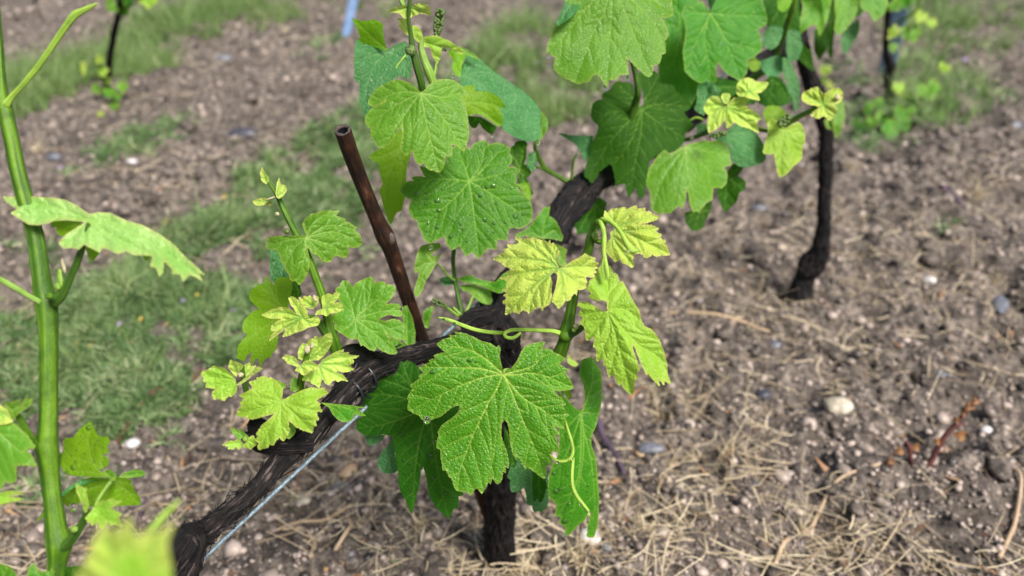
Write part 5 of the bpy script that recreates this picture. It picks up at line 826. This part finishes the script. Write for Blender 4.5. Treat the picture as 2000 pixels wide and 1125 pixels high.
# ---------------------------------------------------------------- next vines
def vine2():
    g = unproj(1565, 590, float(gdepth(590))); g[2] = 0
    v = root('grapevine', g, 'second grapevine of the row, thick black leaning trunk and hanging leaves at top right', 'grapevine')
    limb('trunk', [(1540,612,1.72,63.8),(1560,585,1.70,48.7),(1570,545,1.68,42),(1583,520,1.66,48.7),(1600,495,1.64,38.6),(1607,460,1.62,30.2),(1610,400,1.59,27.7),(1612,350,1.57,27.7),(1614,300,1.55,26.9),(1612,255,1.53,28.6),(1603,215,1.51,28.6),(1590,175,1.49,31.9),(1578,140,1.47,30.2),(1568,100,1.45,28.6),(1560,60,1.44,28.6),(1558,20,1.43,33.6),(1590,-30,1.50,28.6),(1660,-90,1.6,25.2)], v, 31, 70, 260, 60, ln=(.02, .06))
    s = shoot([(1560,30,1.43,16),(1580,0,1.38,12),(1610,-30,1.34,11),(1680,-50,1.36,10),(1740,-40,1.40,8)], parent=v, mat=M_STEM, sides=10)
    leaf(s, '1560,-30 1600,-40 1625,-10 1622,10 1618,30 1613,44 1608,56 1602,70 1598,60 1596,52 1592,49 1586,48 1574,57 1562,66 1558,56 1556,48 1561,38 1566,30 1568,10 1562,-5', (1600,-20), 1.24, 'mid', step=3.2, amp=1.4, tips=[[(1600,20),(1604,66)],[(1580,20),(1562,60)]], vw=1.4, fold=-.5, foldax=-80)
    leaf(s, '1630,-20 1674,-20 1676,0 1674,20 1669,33 1662,44 1656,52 1650,60 1644,65 1638,68 1632,66 1630,60 1631,48 1634,36 1631,18', (1655,-20), 1.28, 'mid', step=3.2, amp=1.4, tips=[[(1655,20),(1640,62)],[(1645,10),(1634,40)]], vw=1.4)
    leaf(s, '1678,-20 1738,-20 1734,0 1731,14 1728,26 1718,35 1708,42 1703,33 1698,24 1692,22 1686,20 1681,10', (1710,-20), 1.32, 'mid', step=3.4, amp=1.4)
    leaf(s, '1650,56 1664,46 1678,36 1679,50 1678,64 1671,76 1664,86 1657,97 1650,106 1645,94 1642,80', (1668,40), 1.36, 'tea', step=3.4, amp=1.2)
    leaf(s, '1608,60 1618,40 1626,36 1634,40 1630,60 1626,90 1626,114 1618,108 1612,85', (1622,40), 1.38, 'drk', step=3.4, amp=1)
    leaf(s, '1590,60 1606,50 1616,70 1612,100 1600,118 1590,100', (1600,60), 1.42, 'drk', step=3.4, amp=1); leaf(s, '1566,20 1600,-10 1640,-10 1690,-10 1700,10 1680,30 1640,40 1600,40', (1620,0), 1.42, 'drk', step=4, amp=1)
    leaf(s, '1628,205 1638,190 1648,200 1650,230 1640,262 1632,270 1626,240', (1636,200), 1.45, 'mid', step=3.4, amp=.6); leaf(s, '1610,235 1625,225 1640,240 1630,255 1615,250', (1620,235), 1.45, 'mid', step=3.4, amp=.6)
    return v
vine2()
def small_vine(name_label, foot, trunkpath, stems, lvs):
    g = unproj(foot[0], foot[1], float(gdepth(foot[1]))); g[2] = 0
    v = root('grapevine', g, name_label, 'grapevine'); limb('trunk', trunkpath, v, foot[0] % 50, 48, 140, 20, ln=(.02, .06))
    for st in stems: shoot(st, parent=v, mat=M_STEM, sides=8)
    for i, (x, y, s_, rot, d, mt, sx, sy) in enumerate(lvs): d = min(d, float(gdepth(max(y+s_*.4, 60)))-.05); leaf(v, tmpl(x, y, s_, rot, sx, sy, i+foot[0]), (x, y), d, mt, step=3.6, amp=1.2, sp=9, ty=(-.4 if i % 2 else .2), cup=-1.5, puff=.001)
    return v
small_vine('far vine with thin dark crooked trunk beside the galvanised post at upper right', (1738,195), [(1740,205,2.70,20),(1737,170,2.66,16),(1734,145,2.62,20),(1740,130,2.60,17),(1731,105,2.56,13),(1731,70,2.50,12),(1734,30,2.44,13),(1740,-10,2.38,12),(1742,-60,2.32,12)],
 [[(1738,200,2.68,6),(1765,210,2.62,5),(1780,225,2.58,4)], [(1740,196,2.68,5),(1790,195,2.60,5),(1815,180,2.56,4)], [(1734,60,2.5,6),(1760,40,2.46,5),(1790,20,2.42,5),(1800,-20,2.4,5)]],
 [(1768,222,56,10,2.58,'mat',.9,1),(1812,172,52,-20,2.54,'mid',1,.8),(1735,240,44,30,2.60,'drk',1,.8),(1755,168,32,0,2.6,'lim',.8,.9),(1785,238,40,-30,2.62,'drk',.9,1),(1722,205,40,60,2.64,'mat',.9,.7),(1700,215,34,90,2.66,'mat',1,.7),(1755,235,60,-60,2.60,'mat',1,.8),(1795,215,46,40,2.58,'drk',1,.9),(1680,240,40,20,2.66,'drk',1,.7),(1712,232,44,-30,2.64,'mid',1,.8),(1740,250,40,80,2.6,'mat',1,.8),(1775,190,34,20,2.6,'mid',1,.9),(1830,225,30,10,2.6,'mat',1,.7),(1748,60,30,40,2.4,'lim',.7,1.2),(1745,90,24,0,2.4,'mat',.8,1),(1780,60,44,-10,2.42,'mid',1,.9),(1800,30,30,30,2.4,'lim',.9,1),(1768,-6,40,0,2.36,'mat',1,1),(1745,8,30,-40,2.34,'mat',1,1),(1845,130,28,20,2.6,'lim',1,.8),(1820,42,22,0,2.5,'lim',1,1),(1612,135,26,0,2.7,'lim',1,.9),(1622,165,20,40,2.7,'yel',1,.9),(1605,155,20,-30,2.72,'mid',1,.9)])
small_vine('distant vine with one thin slanting trunk and low bright leaves at upper left', (203,205), [(203,212,2.72,20),(207,190,2.70,14),(209,160,2.66,13),(212,130,2.62,14),(218,90,2.56,12),(224,60,2.50,12),(231,30,2.44,12),(234,0,2.38,12),(238,-50,2.3,12)],
 [[(208,180,2.69,6),(200,150,2.62,5),(194,120,2.56,4)], [(232,20,2.42,6),(255,10,2.38,5),(280,-5,2.36,5)]],
 [(195,118,22,170,2.55,'lim',.8,1),(203,140,26,120,2.58,'lim',.8,1),(163,130,22,0,2.60,'lim',.6,1.5),(238,166,26,-10,2.62,'mid',.9,1.1),(228,185,22,30,2.62,'mat',1,1),(212,178,26,0,2.60,'mat',1,.9),(190,172,26,60,2.64,'mid',.9,.9),(222,205,24,0,2.64,'mat',1,.8),(197,222,18,0,2.66,'lim',.8,1),(212,158,20,90,2.62,'mid',.8,1),(290,-2,40,0,2.36,'lim',1,.8),(222,8,34,40,2.40,'mat',1,.9),(240,16,34,-30,2.42,'mat',1,.8),(250,-10,40,0,2.36,'drk',1,.8)])
# ---------------------------------------------------------------- cane stake, wire, ties, posts
a = [(669,254,.68,33.1),(700,340,.72,30.4),(735,425,.755,29.4),(752,462,.770,36.8),(765,492,.785,30.4),(795,580,.83,27.6),(828,672,.89,25.8),(880,810,.985,26.7),(935,955,1.08,23.9),(985,1095,1.17,22.1),(1000,1140,1.20,22.1)]
P, r = pw(a); V, Fc, uv = tubegeo(P, r, 40, 160, lambda rad, th, L_: rad*(1+.03*vn(np.stack([np.cos(th)*2, np.sin(th)*2, L_*40], -1), 3)), cap=False)
cs = root('cane_stake', P[-1], 'upright brown cane stake with a knotted joint and hollow cut top', 'stake')
mesh('cane', V, Fc, M_CANE, cs, P[-1], uv=uv)
T0 = (P[0]-P[1])/np.linalg.norm(P[0]-P[1])
# ring face of the cut end
N1 = np.cross(T0, [0, 0, 1.]); N1 /= np.linalg.norm(N1); N2 = np.cross(T0, N1); th = np.linspace(0, 2*math.pi, 40, endpoint=False)
ring = lambda q, h: P[0]+T0*h+q*(np.cos(th)[:, None]*N1+np.sin(th)[:, None]*N2)
jag = .0012*vn(np.stack([np.cos(th)*3, np.sin(th)*3, th*0], -1), 4)[:, None]*T0; V = np.vstack([ring(r[0]*1.0, -.0005), ring(r[0]*.95, .0012)+jag, ring(r[0]*.66, .0004)+jag, ring(r[0]*.64, -.004)]); i = np.arange(40); Fc = np.vstack([np.stack([k*40+i, k*40+(i+1) % 40, (k+1)*40+(i+1) % 40, (k+1)*40+i], -1) for k in range(3)])
V2 = np.vstack([ring(r[0]*.65, -.001), ring(r[0]*.60, -.015), ring(.0001, -.016)]); mesh('hollow', V2, Fc[:80], M_TIE_HOLLOW, cs, P[-1])  # tie black reused inside, painting the shade of the hollow
mesh('cut_end', V, Fc, M_CUT, cs, P[-1], uv=np.stack([np.tile(th/6.28, 4), np.repeat(np.arange(4)*.01, 40)], -1))
kn = SV*(1+.15*vn(SV*3, 8))[:, None]*np.array([.0042, .003, .0065]); mesh('knot', kn+unproj(763, 466, .7665), SF, M_CUT, cs, P[-1])
A_, B_ = unproj(300, 1181, .612), unproj(1660, -82, 1.72)
o = None; V, Fc, uv = tubegeo([A_+(B_-A_)*q for q in (-.25, 0, .25, .5, .75, 1, 1.6)], [.0019]*7, 12, 60)
o = mesh('trellis_wire', V-A_, Fc, M_WIRE, uv=uv); o.location = A_; tag(o, 'blue-grey trellis wire running beside the dark vine arm', 'wire')
def tie(px, py, d, w_, rot, lbl):
    c = unproj(px, py, d); ax = unproj(px+30*math.cos(R(rot)), py+30*math.sin(R(rot)), d+.018)-c; ax /= np.linalg.norm(ax); n1 = np.cross(ax, [0, 0, 1.]); n1 /= np.linalg.norm(n1); n2 = np.cross(ax, n1)
    rr = w_*d/F/2; t_ = np.linspace(0, 2*math.pi, 33); pts = np.array([math.cos(q)*n1*rr+math.sin(q)*n2*rr*1.0+ax*.0012*math.sin(q*2) for q in t_])
    V, Fc, uv = tubegeo(pts, [.0017]*33, 8, 66, cap=False); o = mesh('tie', V, Fc, M_TIE_HOLLOW); o.location = c
    V, Fc, uv = tubegeo(np.array([[0, 0, 0], [.002, .001, -.006], [.006, .002, -.010]])+pts[8], [.0014, .0013, .0010], 6, 10); mesh('tie_end', V, Fc, M_TIE_HOLLOW, o)
    tag(o, lbl, 'tie', 'ties on the vine arm')
tie(681, 768, .722, 62, -42, 'lower black tie bound round the vine arm beside the narrow green leaf'); tie(709, 739, .735, 60, -38, 'upper black tie round the vine arm, nearer the trunk')
def post(pts, lbl):
    a = np.array(pts, float); P = unproj(a[:, 0], a[:, 1], a[:, 2]); wv = a[0, 3]*a[0, 2]/F; b0 = P[-1]; 
    prof = np.array([(-.5, .25), (-.42, .30), (-.28, .02), (-.12, .02), (-.05, .10), (.05, .10), (.12, .02), (.28, .02), (.42, .30), (.5, .25), (.42, .22), (.30, -.06), (.12, -.06), (.05, .02), (-.05, .02), (-.12, -.06), (-.30, -.06), (-.42, .22)])*wv
    V = []; m_ = len(prof)
    for p in (P[0], P[-1]): V += [p+np.array([x, y, 0])-b0 for x, y in prof]
    Fs = [(i, (i+1) % m_, m_+(i+1) % m_, m_+i) for i in range(m_)]+[tuple(range(m_))[::-1]]
    o = mesh('trellis_post', np.array(V), Fs, M_POST, smooth=False); o.location = b0; return tag(o, lbl, 'post')
def postfoot(x, y): return (x, y, float(gdepth(y)))
pf = unproj(1716, 140, float(gdepth(140))-.0); post([(1808,-200,2.2,44),(1733,145,2.95,44)], 'grooved galvanised steel post behind the far right vine')
post([(722,-160,3.2,20),(674,75,3.45,20)], 'blue-grey steel post at the top, left of centre')
# ---------------------------------------------------------------- raindrops
def drop(key, px, py, rpx, lbl, D=None, hang=False, grp='raindrops on the leaves'):
    d = float(SURF[key]([(px, py)])[0]) if key else D
    r = rpx*d/F; V = SV1.copy()
    if hang: V = V*np.array([1, 1, 1.15]); V[:, 2] = np.where(V[:, 2] > 0, V[:, 2]*1.2, V[:, 2])
    else: V = V*np.array([1, .36, .95])
    o = mesh('raindrop', V*r, SF1, M_WATER if hang else M_FILM); o.location = unproj(px, py, d-(.0002 if not hang else 0))
    if not hang: o.rotation_euler = (-PITCH+.2, 0, 0)
    tag(o, lbl, 'raindrop', grp)
rs = np.random.default_rng(3)
for x, y, r_ in [(864,369,3.5),(854,392,6),(857,411,5),(832,398,4),(851,423,3),(854,444,5),(887,432,3.5),(899,437,3.5),(880,462,5),(893,458,3),(947,430,4.5),(965,436,4.5),(905,448,3),(938,382,4.5),(942,366,2.5),(950,395,2.5),(963,363,5),(950,365,3),(986,340,3.5),(1006,423,6),(987,434,3.5),(977,430,2.5),(1022,419,3.5),(964,454,3.5),(955,466,3),(849,352,3.5),(815,379,4),(833,377,3),(834,389,2.5),(836,436,3.5),(835,452,3),(970,398,2.5),(940,318,2.5),(998,368,3),(912,471,3),(1032,405,2.5),(928,341,2.5),(962,336,3)]:
    drop('U2', x, y, r_, 'clear raindrop beaded on the broad wet leaf right of the brown cane', grp='raindrops on the broad wet leaf')
for x, y, r_ in [(174,836,6.5),(118,893,5.5),(143,914,6),(131,924,5),(156,866,2.5),(163,857,2),(148,903,4),(166,886,2.5),(186,868,2),(192,861,2),(150,880,2.5),(140,890,2),(184,902,2),(196,870,2),(158,852,2)]:
    drop('LR1', x, y, r_, 'clear raindrop on the small bright leaf right of the thick green stem', grp='raindrops on the small bright leaf')
for x, y, r_ in [(1103,1018,6),(1090,880,4),(1110,985,3),(1094,955,4),(1128,960,2.5),(1148,948,3),(1146,960,2.5),(1120,940,3),(1082,925,4),(1100,1000,2.5),(1160,930,2.5),(1108,930,2.5),(1160,770,2.5),(1150,1030,3),(1086,960,5),(1115,880,2.5)]:
    drop('D2', x, y, r_, 'clear raindrop on the long hanging leaf behind the forked tendril', grp='raindrops on the long hanging leaf')
for x, y, r_ in [(846,726,6),(918,703,5),(930,706,3),(852,862,3),(1068,905,3),(988,906,3)]:
    drop('M', x, y, r_, 'clear raindrop on the big sharp central leaf', grp='raindrops on the central leaf')
for x, y, r_ in [(788,900,3),(800,905,3.5),(812,870,2.5),(830,850,3),(842,860,3),(850,880,3),(845,935,3.5),(885,970,3),(870,965,3),(792,925,2.5),(784,850,3.5),(840,890,5)]:
    drop('D1', x, y, r_, 'clear raindrop on the dark leaf behind the central leaf', grp='raindrops on the dark shaded leaf')
for (x, y, r_, d, l) in [(834,821,7,.65,'hanging raindrop at the lower left lobe of the central leaf'),(1072,109,5,.84,'white raindrop hanging at the left corner of the big top leaf'),(1184,171,6,.84,'large raindrop hanging from the lowest tip of the big top leaf'),(1226,153,5,.85,'raindrop hanging at the notch of the big top leaf'),
  (727,273,3.5,.735,'tiny raindrop on the left tip of the pale puckered leaf'),(964,266,3.5,.85,'raindrop under the small dark leaf between the two top leaves'),(1052,281,3.5,.87,'raindrop at the bottom of the smooth curled leaf'),(885,149,4,.85,'raindrop left of the smooth curled leaf top'),
  (842,483,4,.80,'raindrop under the lower left corner of the broad wet leaf'),(1554,221,5,1.09,'left one of two raindrops at the bluish hanging leaf tip'),(1566,211,4.5,1.09,'right one of two raindrops at the bluish hanging leaf tip'),(1151,1003,4,.637,'raindrop at the end of the forked tendril'),
  (1118,897,3,.644,'raindrop in the fork of the tendril'),(1090,904,3.5,.65,'raindrop under the tendril loop'),(1134,985,3,.638,'raindrop under the middle of the hanging tendril'),(866,626,4,.688,'raindrop under the tip of the long straight tendril'),(887,633,3.5,.688,'second raindrop under the long straight tendril'),
  (1226,493,4,.636,'raindrop under the curled shoot tip on the yellow leaf'),(144,992,8,.562,'raindrop under the lower leaf at bottom left'),(1103,1046,3.5,.72,'raindrop at the bottom tip of the long hanging leaf'),(1636,64,4,1.28,'raindrop on the hanging leaf at top right'),(695,778,4,.735,'raindrop at the left corner of the dark shaded leaf'),(783,423,4,.86,'raindrop beside the brown cane at mid height'),(1352,272,4,.98,'white raindrop behind the stalk at right'),(1548,64,3,1.15,'small raindrop on the bluish leaf at top right')]:
    drop(None, x, y, r_, l, D=d-.004, hang=True, grp='hanging raindrops')
